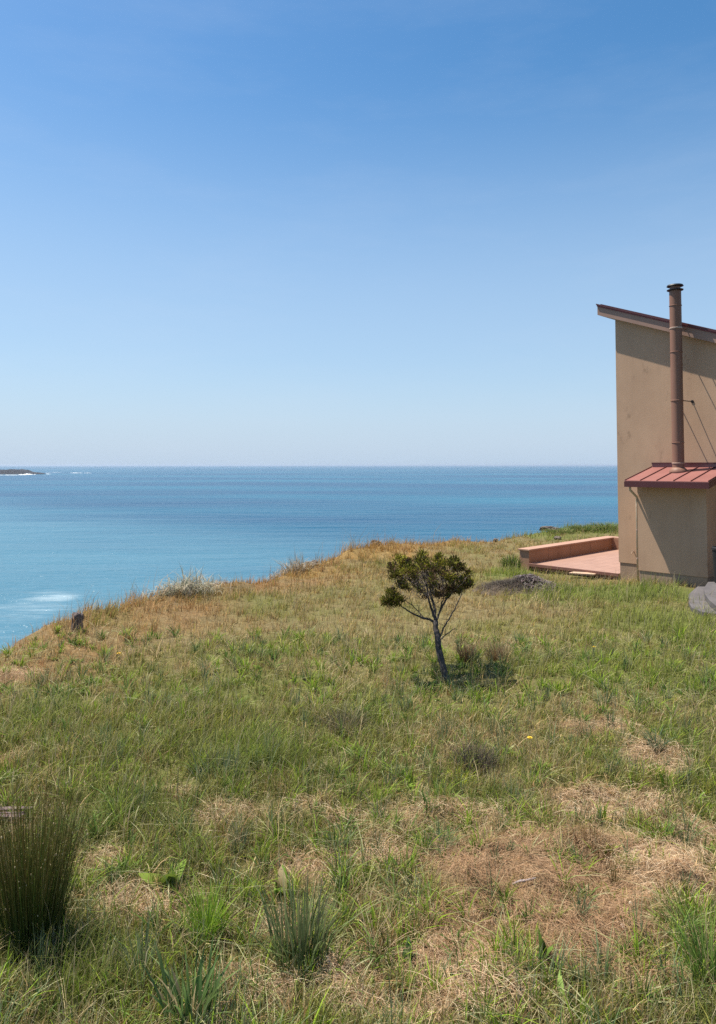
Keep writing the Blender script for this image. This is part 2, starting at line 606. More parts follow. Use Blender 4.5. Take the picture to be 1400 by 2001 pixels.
# ------------------------------------------------------------------ blades of grass, as numpy meshes
class Blades:
    def __init__(s):
        s.V, s.C, s.F, s.T, s.n = [], [], [], [], 0

    def _push(s, v, c, quads, tris):
        k = v.shape[0]
        m = v.shape[1]
        off = s.n + np.arange(k)[:, None] * m
        s.V.append(v.reshape(-1, 3))
        s.C.append(c.reshape(-1, 3))
        if len(quads): s.F.append((off[:, :, None] + np.array(quads)[None]).reshape(-1, 4))
        if len(tris): s.T.append((off[:, :, None] + np.array(tris)[None]).reshape(-1, 3))
        s.n += k * m

    def add(s, base, h, w, az, lean, c0, c1, S=3, prof='taper', face=None, power=1.8, droop=.4):
        k = len(h)
        if k == 0: return
        face = rng.random(k) * math.pi if face is None else face
        T = np.arange(S + 1) / S
        dirx, diry = np.cos(az), np.sin(az)
        wx, wy = np.cos(face), np.sin(face)
        v = np.zeros((k, 2 * S + 1, 3))
        c = np.zeros((k, 2 * S + 1, 3))
        le = np.minimum(lean, 1.3)
        for i, tt in enumerate(T):
            rx = h * lean * tt ** power
            cx = base[:, 0] + dirx * rx
            cy = base[:, 1] + diry * rx
            cz = base[:, 2] + h * (tt - droop * le * tt * tt)
            if prof == 'taper': ww = (1 - tt) ** .6
            elif prof == 'leaf': ww = max(.12, math.sin(math.pi * (tt * .93 + .06))) ** .9
            elif prof == 'head': ww = .45 if tt < .7 else 1.5
            else: ww = 1 - .5 * tt
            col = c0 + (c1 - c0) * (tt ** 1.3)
            if i < S:
                hw = w * .5 * ww
                v[:, 2 * i] = np.stack([cx - wx * hw, cy - wy * hw, cz], 1)
                v[:, 2 * i + 1] = np.stack([cx + wx * hw, cy + wy * hw, cz], 1)
                c[:, 2 * i] = c[:, 2 * i + 1] = col
            else:
                v[:, 2 * S] = np.stack([cx, cy, cz], 1)
                c[:, 2 * S] = col
        quads = [(2 * i, 2 * i + 1, 2 * i + 3, 2 * i + 2) for i in range(S - 1)]
        s._push(v, c, quads, [(2 * S - 2, 2 * S - 1, 2 * S)])

    def strands(s, base, ln, w, az, curl, arch, c0, c1, S=4):   # lying stems
        k = len(ln)
        if k == 0: return
        v = np.zeros((k, 2 * S + 2, 3))
        c = np.zeros((k, 2 * S + 2, 3))
        x, y = base[:, 0].copy(), base[:, 1].copy()
        a_ = az.copy()
        tilt = (rng.random(k) - .5) * 1.2
        slope = (rng.random(k) - .3) * .25
        for i in range(S + 1):
            tt = i / S
            zz = base[:, 2] + arch * math.sin(math.pi * tt) + slope * ln * tt
            nx, ny = -np.sin(a_), np.cos(a_)
            hw = w * .5 * (1 - .6 * tt)
            v[:, 2 * i] = np.stack([x - nx * hw * np.cos(tilt), y - ny * hw * np.cos(tilt), zz - hw * np.sin(tilt)], 1)
            v[:, 2 * i + 1] = np.stack([x + nx * hw * np.cos(tilt), y + ny * hw * np.cos(tilt), zz + hw * np.sin(tilt)], 1)
            c[:, 2 * i] = c[:, 2 * i + 1] = c0 + (c1 - c0) * tt
            x = x + np.cos(a_) * ln / S
            y = y + np.sin(a_) * ln / S
            a_ = a_ + curl / S
        s._push(v, c, [(2 * i, 2 * i + 1, 2 * i + 3, 2 * i + 2) for i in range(S)], [])

    def mesh(s, name, origin=(0, 0, 0)):
        V = np.concatenate(s.V) - np.array(origin)
        C = np.concatenate(s.C)
        F4 = np.concatenate(s.F) if s.F else np.zeros((0, 4), int)
        F3 = np.concatenate(s.T) if s.T else np.zeros((0, 3), int)
        me = bpy.data.meshes.new(name)
        me.vertices.add(len(V))
        me.vertices.foreach_set('co', V.astype(np.float32).ravel())
        loops = np.concatenate([F4.ravel(), F3.ravel()]).astype(np.int32)
        me.loops.add(len(loops))
        me.loops.foreach_set('vertex_index', loops)
        me.polygons.add(len(F4) + len(F3))
        st = np.concatenate([np.arange(len(F4)) * 4, len(F4) * 4 + np.arange(len(F3)) * 3]).astype(np.int32)
        me.polygons.foreach_set('loop_start', st)
        me.update(calc_edges=True)
        at = me.color_attributes.new('Col', 'FLOAT_COLOR', 'POINT')
        rgba = np.ones((len(V), 4), np.float32)
        rgba[:, :3] = np.clip(C, 0, 1)
        at.data.foreach_set('color', rgba.ravel())
        return me


def vary(c, k, amt=.18, hue=.08):
    c = np.broadcast_to(np.asarray(c, float), (k, 3))
    return c * (1 + (rng.random((k, 1)) - .5) * 2 * amt) * (1 + (rng.random((k, 3)) - .5) * 2 * hue)


GREENS = [A(.125, .165, .045), A(.095, .15, .055), A(.16, .20, .04), A(.115, .155, .085)]
STRAWS = [A(.48, .365, .175), A(.42, .30, .135), A(.53, .43, .235), A(.34, .215, .105)]

# ================================================================== GROUND, SEA, ISLAND
def axis(lo, flo, fhi, hi, fine, grow=1.22):
    a_ = list(np.arange(flo, fhi + 1e-6, fine))
    st, v = fine, fhi
    while v < hi:
        st *= grow
        v += st
        a_.append(min(v, hi))
    st, v = fine, flo
    while v > lo:
        st *= grow
        v -= st
        a_.insert(0, max(v, lo))
    return np.array(a_)


gx, gy = axis(-150, -9, 16, 200, .085), axis(-120, 2.2, 27, 130, .085)
X, Y = np.meshgrid(gx, gy, indexing='ij')
Z = hz(X, Y)
V = np.stack([X, Y, Z], -1).reshape(-1, 3)
nx_, ny_ = len(gx), len(gy)
ii, jj = np.meshgrid(np.arange(nx_ - 1), np.arange(ny_ - 1), indexing='ij')
q0 = (ii * ny_ + jj).ravel()
F4 = np.stack([q0, q0 + ny_, q0 + ny_ + 1, q0 + 1], 1)
Bg = Blades()
Bg.V, Bg.C, Bg.F, Bg.n = [V], [ground_colour(X, Y).reshape(-1, 3)], [F4], len(V)
me = Bg.mesh('ground')
me.polygons.foreach_set('use_smooth', np.ones(len(me.polygons), bool))
tag(link('ground', me, M_ground), kind='structure')

mb = MB()
xs = [-95000, -8000, -900, -150, 300, 1200, 9000, 95000]
ys = [-3000, -900, -60, 300, 1200, 6000, 20000, 97000]
for i in range(len(xs) - 1):
    for j in range(len(ys) - 1):
        mb.add([(xs[i], ys[j], SEA_Z), (xs[i + 1], ys[j], SEA_Z), (xs[i + 1], ys[j + 1], SEA_Z), (xs[i], ys[j + 1], SEA_Z)], [(0, 1, 2, 3)])
me = bpy.data.meshes.new('sea')
me.from_pydata(mb.v, [], mb.f)
tag(link('sea', me, M_sea), kind='structure')

# a low rock far out, white water round its foot
ic = P(-95, 927, SEA_Z)
S_ = ic.y / F                            # metres per photo pixel out there
gx2, gy2 = np.linspace(-170, 170, 120), np.linspace(-70, 70, 40)
X, Y = np.meshgrid(gx2, gy2, indexing='ij')
prof = np.interp(X, [-170, -120, -60, 20, 70, 105, 118, 132, 140, 152, 163, 168], np.array([0, 5, 11, 10, 9, 10.5, 10, 9, 5.5, 4.2, 3, -1]) * 1.0)
hh = prof * S_ * sstep(1.0, .35, np.abs(Y) / (46 - .1 * np.abs(X))) * (.72 + .5 * fbm(X * .06, Y * .06, 61)) - 1.2
V = np.stack([X * S_, Y * 1.2, hh + .4], -1).reshape(-1, 3)
ii, jj = np.meshgrid(np.arange(119), np.arange(39), indexing='ij')
q0 = (ii * 40 + jj).ravel()
me = bpy.data.meshes.new('rock_island')
me.from_pydata(V.tolist(), [], np.stack([q0, q0 + 40, q0 + 41, q0 + 1], 1).tolist())
o = link('rock_island', me, M_isl, loc=(ic.x, ic.y + 40, SEA_Z))
tag(o, 'low dark rocky island far out at sea with surf round its foot', 'island')


def foam(px, py, wpx, h, dpt=10, n=26):
    c = P(px, py, SEA_Z)
    w = wpx * c.y / F
    mb = MB()
    for k in range(n):
        u = random.uniform(-1, 1)
        r_ = random.uniform(.35, 1) * (1 - .6 * abs(u))
        x0, y0 = c.x + u * w / 2, c.y + random.uniform(-dpt, dpt) / 2
        a_, b_, hh_ = w * .13 * r_ + .4, 2.2 + r_ * 2, h * r_ * random.uniform(.5, 1)
        vs, m = [], 10
        for e in range(m):
            an = 2 * math.pi * e / m
            vs.append((x0 + a_ * math.cos(an) * random.uniform(.7, 1.2), y0 + b_ * math.sin(an), SEA_Z + .02))
        for e in range(m):
            an = 2 * math.pi * e / m
            vs.append((x0 + a_ * .6 * math.cos(an), y0 + b_ * .6 * math.sin(an), SEA_Z + .02 + hh_ * random.uniform(.5, .9)))
        vs.append((x0, y0, SEA_Z + hh_))
        mb.add(vs, [(e, (e + 1) % m, m + (e + 1) % m, m + e) for e in range(m)] + [(m + e, m + (e + 1) % m, 2 * m) for e in range(m)])
    return mb


fm = foam(52, 927.5, 34, 3.6)
for a_ in [(20, 928.3, 60, 1.0), (84, 926.3, 30, 1.6), (148, 924.2, 22, 1.2), (172, 924.3, 14, .7), (-60, 928.5, 120, 1.2), (105, 923, 30, .3)]:
    m2 = foam(*a_)
    fm.add(m2.v, m2.f)
tag(fm.build('sea_foam', M_foam, smooth=True), kind='stuff')

# ================================================================== HOUSE
s_a, z_a = on_wall(1201, 621)
OV = .185                                # how far the roof edge stands out from the gable
sA, zA = on_wall(1166.5, 593.5, OV)
sB, zB = on_wall(1400, 646, OV)
slope = (zA - zB) / (sB - sA)
_, zf0 = on_wall(1201, 621.5, OV)
fh = (zA - slope * (0 - sA)) - zf0       # depth of the roof edge
W, DEP = 7.0, 6.5


def rz(s): return zA - slope * (s - sA)


house = empty('house', HP(0, 0, 0), 'tan stucco house with dark red sloping metal roof and tall flue pipe', 'house')
hoff = house.location


def hb(mb, name, mat, parent=house, **kw):
    o = mb.build(name, mat, None, **kw)
    if parent:
        o.parent = parent
        o.matrix_parent_inverse = Matrix.Identity(4) if parent.parent else Matrix.Translation(-parent.location)
    return o


def slab(mb, s0, s1, p0, p1, z0, z1):    # box in the house frame
    mb.prism([HP(s0, p0, z0), HP(s1, p0, z0), HP(s1, p1, z0), HP(s0, p1, z0)], (0, 0, z1 - z0))


mb = MB()
wt = rz(0) - fh + .10
mb.prism([HP(0, 0, ZS), HP(W, 0, ZS), HP(W, 0, wt - slope * W), HP(0, 0, wt)], q * DEP)
wall = hb(mb, 'wall', M_wall)
mb = MB()
slab(mb, .025, W - .05, -.015, -DEP + .05, -.6, ZS - .002)
hb(mb, 'plinth', M_plinth)

# roof: thin metal sheet, red drip edge, painted edge board, soffit
mb = MB()
s0, s1 = sA, W + .5
mb.prism([HP(s0, OV + .035, rz(s0) - .035), HP(s1, OV + .035, rz(s1) - .035), HP(s1, OV + .035, rz(s1)), HP(s0, OV + .035, rz(s0))], q * (DEP + .4))
roof = hb(mb, 'roof', M_darkred)
mb = MB()
for k in range(17):                      # raised seams down the slope
    pp = OV - .2 - k * .4
    mb.prism([HP(s0, pp, rz(s0) + .002), HP(s1, pp, rz(s1) + .002), HP(s1, pp, rz(s1) + .03), HP(s0, pp, rz(s0) + .03)], q * .02)
hb(mb, 'seam', M_darkred, roof)
mb = MB()
mb.prism([HP(s0 + .01, OV + .015, rz(s0) - .07), HP(s1, OV + .015, rz(s1) - .07), HP(s1, OV + .015, rz(s1) - .037), HP(s0 + .01, OV + .015, rz(s0) - .037)], q * .03)
hb(mb, 'drip_edge', M_drip, roof)
mb = MB()
mb.prism([HP(s0 + .02, OV, rz(s0) - fh), HP(s1, OV, rz(s1) - fh), HP(s1, OV, rz(s1) - .038), HP(s0 + .02, OV, rz(s0) - .038)], q * .035)
hb(mb, 'fascia', M_fascia, roof)
mb = MB()
mb.prism([HP(s0 + .02, OV - .037, rz(s0) - fh), HP(s1, OV - .037, rz(s1) - fh), HP(s1, OV - .037, rz(s1) - .04), HP(s0 + .02, OV - .037, rz(s0) - .04)], q * (OV - .04))
mb.prism([HP(s0 + .02, 0, rz(s0) - fh), HP(-.003, 0, rz(0) - fh), HP(-.003, 0, rz(0) - .04), HP(s0 + .02, 0, rz(s0) - .04)], q * DEP)
hb(mb, 'soffit', M_soffit, roof)

# chimney enclosure with its own lean-to roof
EAV = .45
sE0, zE = on_wall(1221, 938.8, PB + EAV)
sE1, _ = on_wall(1386, 942, PB + EAV)
_, zRh = on_wall(1300, 912.5, .02)
bs = (zRh - zE) / (PB + EAV)             # its slope


def lz(p): return zE + (PB + EAV - p) * bs


EH = .145
mb = MB()
zt = lz(PB) - .10
mb.prism([HP(S1, PB, ZS), HP(S1, -.05, ZS), HP(S1, -.05, lz(-.05) - .06), HP(S1, PB, zt)], t * (S2 - S1))
encl = hb(mb, 'chimney_enclosure', M_wall)
mb = MB()
slab(mb, S1 + .015, S2 - .015, PB - .015, .1, -.6, ZS - .002)
hb(mb, 'plinth', M_plinth)
mb = MB()
pe = PB + EAV
mb.prism([HP(sE0, pe, zE - .02), HP(sE0, .003, lz(.003) - .02), HP(sE0, .003, lz(.003)), HP(sE0, pe, zE)], t * (sE1 - sE0))
lean = hb(mb, 'lean_to_roof', M_redmetal)
mb = MB()
npan = 5
for k in range(npan + 1):
    s_ = sE0 + (sE1 - sE0) * k / npan
    if k == 0: s_ += .012
    if k == npan: s_ -= .012
    mb.prism([HP(s_ - .009, pe - .01, zE + .003), HP(s_ - .009, .02, lz(.02) + .003), HP(s_ - .009, .02, lz(.02) + .022), HP(s_ - .009, pe - .01, zE + .022)], t * .014)
hb(mb, 'seam', M_darkred, lean)
mb = MB()                                # eave board, side boards
slab(mb, sE0 - .004, sE1 + .004, pe + .012, pe - .02, zE - EH, zE - .022)
for s_ in (sE0, sE1 - .03):
    mb.prism([HP(s_, pe - .022, zE - EH), HP(s_, .004, lz(.004) - EH), HP(s_, .004, lz(.004) - .022), HP(s_, pe - .022, zE - .022)], t * .03)
hb(mb, 'fascia', M_darkred, lean)
mb = MB()
mb.prism([HP(sE0 + .032, pe - .024, zE - EH + .01), HP(sE0 + .032, PB + .004, lz(PB) - EH - .02), HP(sE0 + .032, PB + .004, lz(PB) - .03), HP(sE0 + .032, pe - .024, zE - .03)], t * (sE1 - sE0 - .064))
hb(mb, 'soffit', M_soffit, lean)
mb = MB()                                # upstand where the little roof meets the wall
slab(mb, sE0 + .02, sE1 + .6, .03, .002, lz(0) + .0, lz(0) + .075)
hb(mb, 'flashing', M_redmetal, lean)
mb = MB()
slab(mb, sE0 + .015, sE1 + .6, .045, .002, lz(0) + .077, lz(0) + .105)
hb(mb, 'cap_flashing', M_darkred, lean)

# downspout at the corner of the enclosure
sd, _ = on_wall(1246, 1000, PB - .03)
sg, zg = on_wall(1231.5, 947, pe - .06)
mb = MB()
pd = PB - .03
sd = S1 - .03
mb.tube([HP(sg, pe - .07, zE - EH + .03), HP(sg, pe - .07, zE - EH - .07), HP(sd, pd, zE - EH - .24), HP(sd, pd, zE - EH - .40), HP(sd, pd, -.05)], .026, 8)
dsp = hb(mb, 'downspout', M_spout, smooth=True)
for zz in (ZS + .25, 1.1):
    mb = MB()
    mb.lathe([(.031, 0), (.031, .03)], HP(sd, pd, zz), 10)
    hb(mb, 'strap', M_band, dsp)

# flue pipe
pc = .46
sc_, zb = on_wall(1326.5, 914, pc)
_, ztop = on_wall(1319.5, 556, pc)
s_t, _ = on_wall(1319.5, 575, pc)
cp = HP((sc_ + s_t) / 2 * .0 + sc_, pc, 0)
rad = .128
zb = lz(pc)
mb = MB()
mb.lathe([(rad, zb - .05), (rad, ztop - .17), (rad * .9, ztop - .165), (rad * .9, ztop - .05)], (cp.x, cp.y, 0), 32)
pipe = hb(mb, 'flue_pipe', M_pipe, smooth=True)
e_ = pipe.modifiers.new('split', 'EDGE_SPLIT')
e_.split_angle = R(40)
for yy in (597, 641, 688, 783, 865, 905):
    _, zz = on_wall(1323, yy, pc)
    mb = MB()
    hgt_ = .035 if yy in (783, 641) else .022
    mb.lathe([(rad + .002, zz - hgt_ / 2), (rad + .010, zz - hgt_ / 2 + .004), (rad + .010, zz + hgt_ / 2 - .004), (rad + .002, zz + hgt_ / 2)], (cp.x, cp.y, 0), 32)
    hb(mb, 'collar', M_band if yy in (641, 905) else M_pipe, pipe, smooth=False)
mb = MB()
mb.lathe([(rad * .9, ztop - .145), (rad + .05, ztop - .135), (rad + .05, ztop - .12), (rad * .9, ztop - .11)], (cp.x, cp.y, 0), 32)
mb.lathe([(rad + .045, ztop - .045), (rad + .055, ztop - .04), (rad + .04, ztop - .012), (.02, ztop)], (cp.x, cp.y, 0), 32)
hb(mb, 'cap', M_black, pipe)
mb = MB()
mb.lathe([(rad + .075, zb - .06), (rad + .07, zb + .0), (rad + .045, zb + .05), (rad + .004, zb + .09)], (cp.x, cp.y, 0), 32)
hb(mb, 'storm_collar', M_pipe, pipe, smooth=True)
for yy in (783, 641):
    _, zz = on_wall(1323, yy, pc)
    for sgn in (-1, 1):
        mb = MB()
        a_ = HP(sc_ + sgn * .10, pc - .06, zz)
        b_ = HP(sc_ + sgn * .16, .0, zz)
        mb.tube([a_, b_], .011, 8)
        mb.tube([HP(sc_ + sgn * .16, .012, zz), HP(sc_ + sgn * .16, .0, zz)], .035, 10)
        hb(mb, 'stay_rod', M_black if yy == 783 else M_pipe, pipe)

# water tap low on the wall
st_, zt_ = on_wall(1238.5, 1078, .03)
mb = MB()
mb.tube([HP(st_, 0, zt_), HP(st_, .09, zt_), HP(st_, .12, zt_ - .05)], .012, 8)
mb.tube([HP(st_ - .03, .06, zt_ + .03), HP(st_ + .03, .06, zt_ + .03)], .008, 8)
mb.tube([HP(st_, .06, zt_), HP(st_, .06, zt_ + .03)], .006, 8)
hb(mb, 'tap', M_plinth)

# ================================================================== TERRACE
terr = empty('terrace', HP(-.9, 0, TZ), 'low red painted terrace with a bench wall along its seaward side', 'terrace')
TI = TS0 + .30                           # inner face of the bench wall
mb = MB()
slab(mb, TI + .002, -.004, 0.0, -TQ + .3, TZ - .05, TZ)
fl = hb(mb, 'floor', M_deck, terr)
mb = MB()
slab(mb, TI + .002, -.004, .03, .002, TZ - .075, TZ - .004)
slab(mb, TI + .05, -.03, -.03, -.07, TZ - .16, TZ - .052)
hb(mb, 'edge_board', M_edgeboard, terr)
BT = .335
mb = MB()
slab(mb, TS0, TI, .0, -TQ, TZ - .35, TZ + BT)
slab(mb, TI + .001, .05, -TQ + .3, -TQ, TZ - .35, TZ + BT)
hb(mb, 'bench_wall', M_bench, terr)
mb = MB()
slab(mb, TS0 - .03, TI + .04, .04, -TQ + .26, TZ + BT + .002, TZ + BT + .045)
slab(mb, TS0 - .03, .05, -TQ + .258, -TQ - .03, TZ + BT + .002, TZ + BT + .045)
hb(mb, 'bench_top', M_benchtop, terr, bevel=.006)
for pp in (-.3, -4.5):
    for ss in (TI + .4, -.5):
        mb = MB()
        slab(mb, ss, ss + .12, pp, pp - .12, -.7, TZ - .052)
        hb(mb, 'footing', M_plinth, terr)

pl = MB()
c0, c1 = G(1112, 1130), G(1162, 1133)
dv = (c1 - c0)
pl.prism([c0 + up * .10, c1 + up * .10, c1 + q * .22 + up * .11, c0 + q * .22 + up * .11], (0, 0, .04))
tag(pl.build('plank', M_plank, bevel=.004), 'pale sawn plank lying in the grass under the terrace edge', 'plank')

# ================================================================== FRONT STEPS, BLACK BIN
steps = empty('front_steps', G(1385, 1165), 'two overlapping flat grey slabs stepping up to the house', 'steps')


def flag(pxs, z, th, name):
    mb = MB()
    pts = [P(a_, b_, z) for a_, b_ in pxs]
    sm = []
    m = len(pts)
    for i in range(m):                   # round the outline
        a_, b_, c_, d_ = pts[i - 1], pts[i], pts[(i + 1) % m], pts[(i + 2) % m]
        for k in range(1):
            u = k
            sm.append(.5 * ((2 * b_) + (c_ - a_) * u + (2 * a_ - 5 * b_ + 4 * c_ - d_) * u * u + (3 * b_ - a_ - 3 * c_ + d_) * u ** 3))
    mb.prism([p - up * th for p in sm], (0, 0, th))
    return hb(mb, name, M_slab, steps, bevel=.012)


flag([(1363, 1146), (1346, 1161), (1345, 1174), (1353, 1187), (1374, 1195), (1430, 1203), (1480, 1185), (1450, 1155), (1400, 1146)], .075, .10, 'lower_slab')
flag([(1384, 1137), (1376, 1149), (1378, 1160), (1387, 1172), (1399, 1182), (1430, 1190), (1490, 1180), (1490, 1145), (1440, 1136)], .19, .11, 'upper_slab')

bc = P(1407.5, 1139, .19)
mb = MB()
hb_ = 70 * bc.y / F
rr = 12.5 * bc.y / F
mb.lathe([(rr * .72, 0), (rr * .76, .02), (rr * .98, hb_ * .9), (rr * 1.08, hb_ * .905), (rr * 1.08, hb_ * .96), (rr * .98, hb_), (rr * .9, hb_), (rr * .82, hb_ * .9)], (0, 0, 0), 28)
o = mb.build('planter_pot', M_black, smooth=False)
o.location = bc
tag(o, 'tall black tapered pot standing on the upper slab beside the house wall', 'pot')

# ================================================================== THE WIND-BENT CYPRESS
TD = G(876, 1339).y
LEAN = .55                               # it leans away from the viewer as it rises


def TP(px, py, dd=0.0):                  # a point of the tree: higher up means further back
    u = max(0, 1339 - py) / 240.0
    return PD(px, py, TD + LEAN * u ** 1.3 + dd)


def px2m(w): return w * (TD + .3) / F


tb = G(877, 1342)
tree = empty('cypress_tree', tb, 'small wind-bent cypress tree with bare leaning trunk on the grass', 'tree')
Mt = Matrix.Translation(-tb)


def tpart(o, parent=tree):
    o.parent = parent
    o.matrix_parent_inverse = Mt if parent == tree else Matrix.Identity(4)
    return o


def curve(pts, rads, n=5, jit=.004):     # smooth line through control points
    pts = [Vector(p) for p in pts]
    out, ro = [], []
    for i in range(len(pts) - 1):
        a_, b_, c_, d_ = pts[max(i - 1, 0)], pts[i], pts[i + 1], pts[min(i + 2, len(pts) - 1)]
        for k in range(n):
            u = k / n
            p = .5 * ((2 * b_) + (c_ - a_) * u + (2 * a_ - 5 * b_ + 4 * c_ - d_) * u * u + (3 * b_ - a_ - 3 * c_ + d_) * u ** 3)
            out.append(p + Vector((random.uniform(-jit, jit), random.uniform(-jit, jit), random.uniform(-jit, jit))))
            ro.append((rads[i] * (1 - u) + rads[i + 1] * u) * random.uniform(.93, 1.07))
    out.append(pts[-1])
    ro.append(rads[-1])
    return out, ro


mb = MB()
tr_pts = [(879, 1348, 0, 13), (876, 1335, 0, 11.5), (868, 1310, 0, 11), (861, 1282, 0, 10.5), (857, 1256, 0, 10), (853, 1232, 0, 9), (851, 1212, 0, 8.5)]
p_, r_ = curve([TP(*a[:3]) for a in tr_pts], [px2m(a[3] * .57) for a in tr_pts], 6, .006)
mb.tube(p_, r_, 12)
tpart(mb.build('trunk', M_bark, None, smooth=True))
branches = [
    [(852, 1217, 0, 5), (840, 1211, -.02, 4.6), (828, 1208, -.05, 4), (800, 1195, -.12, 3), (782, 1183, -.18, 2), (766, 1170, -.2, 1)],
    [(830, 1208, -.05, 2), (815, 1192, .06, 1.6), (798, 1177, .1, 1.2), (784, 1170, .12, .8)],
    [(851, 1214, 0, 5.5), (845, 1193, -.04, 4.8), (838, 1172, -.1, 4), (834, 1145, -.15, 3), (822, 1115, -.2, 2), (805, 1100, -.22, 1)],
    [(851, 1213, 0, 6), (849, 1185, .04, 5.4), (843, 1165, .08, 4.6), (842, 1140, .12, 3.6), (848, 1112, .15, 2.4), (838, 1092, .17, 1)],
    [(853, 1214, 0, 4.5), (861, 1193, .05, 4), (872, 1172, .1, 3.4), (886, 1154, .16, 2.6), (896, 1132, .2, 1.8), (892, 1106, .22, 1)],
    [(857, 1252, 0, 3.5), (867, 1228, -.02, 3.2), (880, 1206, -.05, 2.8), (893, 1182, -.08, 2.2), (903, 1157, -.1, 1.8), (911, 1130, -.1, 1)],
    [(858, 1200, .03, 3), (864, 1178, -.1, 2.4), (868, 1156, -.2, 1.8), (866, 1128, -.26, 1.2), (870, 1104, -.28, .8)],
    [(836, 1168, -.1, 2.6), (820, 1150, -.02, 2), (800, 1134, .1, 1.5), (782, 1118, .15, .9)],
    [(858, 1254, 0, 2.6), (870, 1242, -.02, 2.2), (883, 1232, -.03, 1.5), (890, 1229, -.03, 1), (896, 1230, -.03, .5)]]
for bi, br in enumerate(branches):
    mb = MB()
    p_, r_ = curve([TP(*a[:3]) for a in br], [px2m(a[3] * .5) for a in br], 5, .005)
    mb.tube(p_, r_, 7)
    if bi < 8:                           # bare twigs off the limb
        for k in range(14):
            i = random.randrange(len(p_) // 4, len(p_) - 1)
            d_ = Vector((random.uniform(-1, 1), random.uniform(-1, 1), random.uniform(-.3, 1))).normalized()
            ln = random.uniform(.05, .17)
            a0 = p_[i]
            a1 = a0 + d_ * ln * .5
            a2 = a1 + (d_ + Vector((random.uniform(-.5, .5), random.uniform(-.5, .5), .4))).normalized() * ln * .5
            mb.tube([a0, a1, a2], [r_[i] * .32, .0022, .0011], 4)
    o = mb.build('branch' if bi < 8 else 'dead_twig', M_bark, None, smooth=True)
    tpart(o)

clumps = [(820, 1089, 13), (801, 1097, 12), (783, 1099, 11), (770, 1112, 10), (777, 1128, 11), (790, 1140, 8), (797, 1147, 6), (832, 1099, 12),
          (848, 1101, 12), (864, 1095, 12), (879, 1099, 12), (890, 1102, 10), (903, 1110, 11), (914, 1124, 9), (917, 1138, 7), (900, 1138, 12),
          (882, 1141, 13), (868, 1153, 10), (852, 1160, 8), (833, 1160, 7), (814, 1128, 12), (840, 1124, 13), (864, 1124, 13), (808, 1112, 12),
          (884, 1120, 13), (825, 1112, 12), (847, 1140, 11), (822, 1146, 9), (893, 1157, 10), (908, 1150, 9), (912, 1142, 8), (880, 1160, 8), (772, 1122, 9), (784, 1146, 8), (790, 1116, 12), (858, 1110, 12)]
lobe = [(752, 1174, 6), (750, 1180, 5), (766, 1161, 9), (757, 1175, 8), (772, 1172, 10), (784, 1173, 6), (764, 1184, 6), (775, 1182, 6)]
Bc, Bt = Blades(), Blades()
wind = Vector((.30, .1, .0))


def sprigs(c, r, n, brown):
    clime = random.random() ** 1.5 * .9 - .2
    brown = brown + (.45 if random.random() < .22 else 0)
    u = rng.normal(size=(n, 3))
    u /= np.linalg.norm(u, axis=1, keepdims=True)
    rr_ = rng.random(n) ** .6 * rng.uniform(.75, 1.35, n)
    pos = np.array(c) + u * (r * rr_)[:, None] * np.array([1, 1, .85])
    # each sprig points out of its clump and upward
    dx, dy, dz = u[:, 0] + rng.normal(0, .35, n), u[:, 1] + rng.normal(0, .35, n), u[:, 2] * .6 + .75 + rng.normal(0, .3, n)
    ln = rng.uniform(.028, .065, n)
    hz_ = np.hypot(dx, dy)
    k = np.sqrt(hz_ ** 2 + dz ** 2)
    h = ln * np.clip(dz / k, .12, 1)
    le = np.clip(ln * hz_ / k / h, 0, 3)
    w_ = rng.uniform(.011, .021, n)
    isb = (rng.random(n) < brown)
    lime = np.clip(rng.random(n) * .6 + clime, 0, 1)[:, None]
    c0 = np.where(isb[:, None], A(.085, .052, .034), A(.055, .06, .016) * (1 - lime) + A(.13, .125, .022) * lime) * rng.uniform(.7, 1.25, (n, 1))
    c1 = np.where(isb[:, None], A(.11, .07, .042), A(.11, .115, .02) * (1 - lime) + A(.38, .35, .045) * lime) * rng.uniform(.75, 1.2, (n, 1))
    Bc.add(pos, h, w_, np.arctan2(dy, dx), le, c0, c1, 2, 'leaf', droop=.1)


hemi = TP(840, 1125)
for px, py, rp_ in clumps:
    e = 1 - ((px - 841) / 84) ** 2 - ((py - 1126) / 52) ** 2
    dep = .52 * math.sqrt(max(e, .05))
    for k in range(3):
        dd = (k / 2 * 2 - 1) * dep * random.uniform(.7, 1.05)
        low = sstep(1120, 1165, py)
        r = px2m(rp_) * random.uniform(.7, 1.1)
        c = TP(px + random.uniform(-7, 7), py + random.uniform(-6, 6) + (6 if abs(dd) > .3 else 0), dd)
        front_low = (py > 1108) and (dd < 0) and (px > 790) and (px < 872)
        n = int(135 * (rp_ / 11) ** 2 * (.55 if front_low else 1.0))
        sprigs(c, r, n, .22 + .35 * float(low) + (.25 if front_low else 0))
for px, py, rp_ in lobe:
    for dd in (-.28, -.2, -.1):
        sprigs(TP(px + random.uniform(-3, 3), py + random.uniform(-3, 3), dd), px2m(rp_) * random.uniform(.8, 1.1), int(120 * (rp_ / 10) ** 2), .18)
o = link('crown', Bc.mesh('crown'), M_crown)
tpart(o)
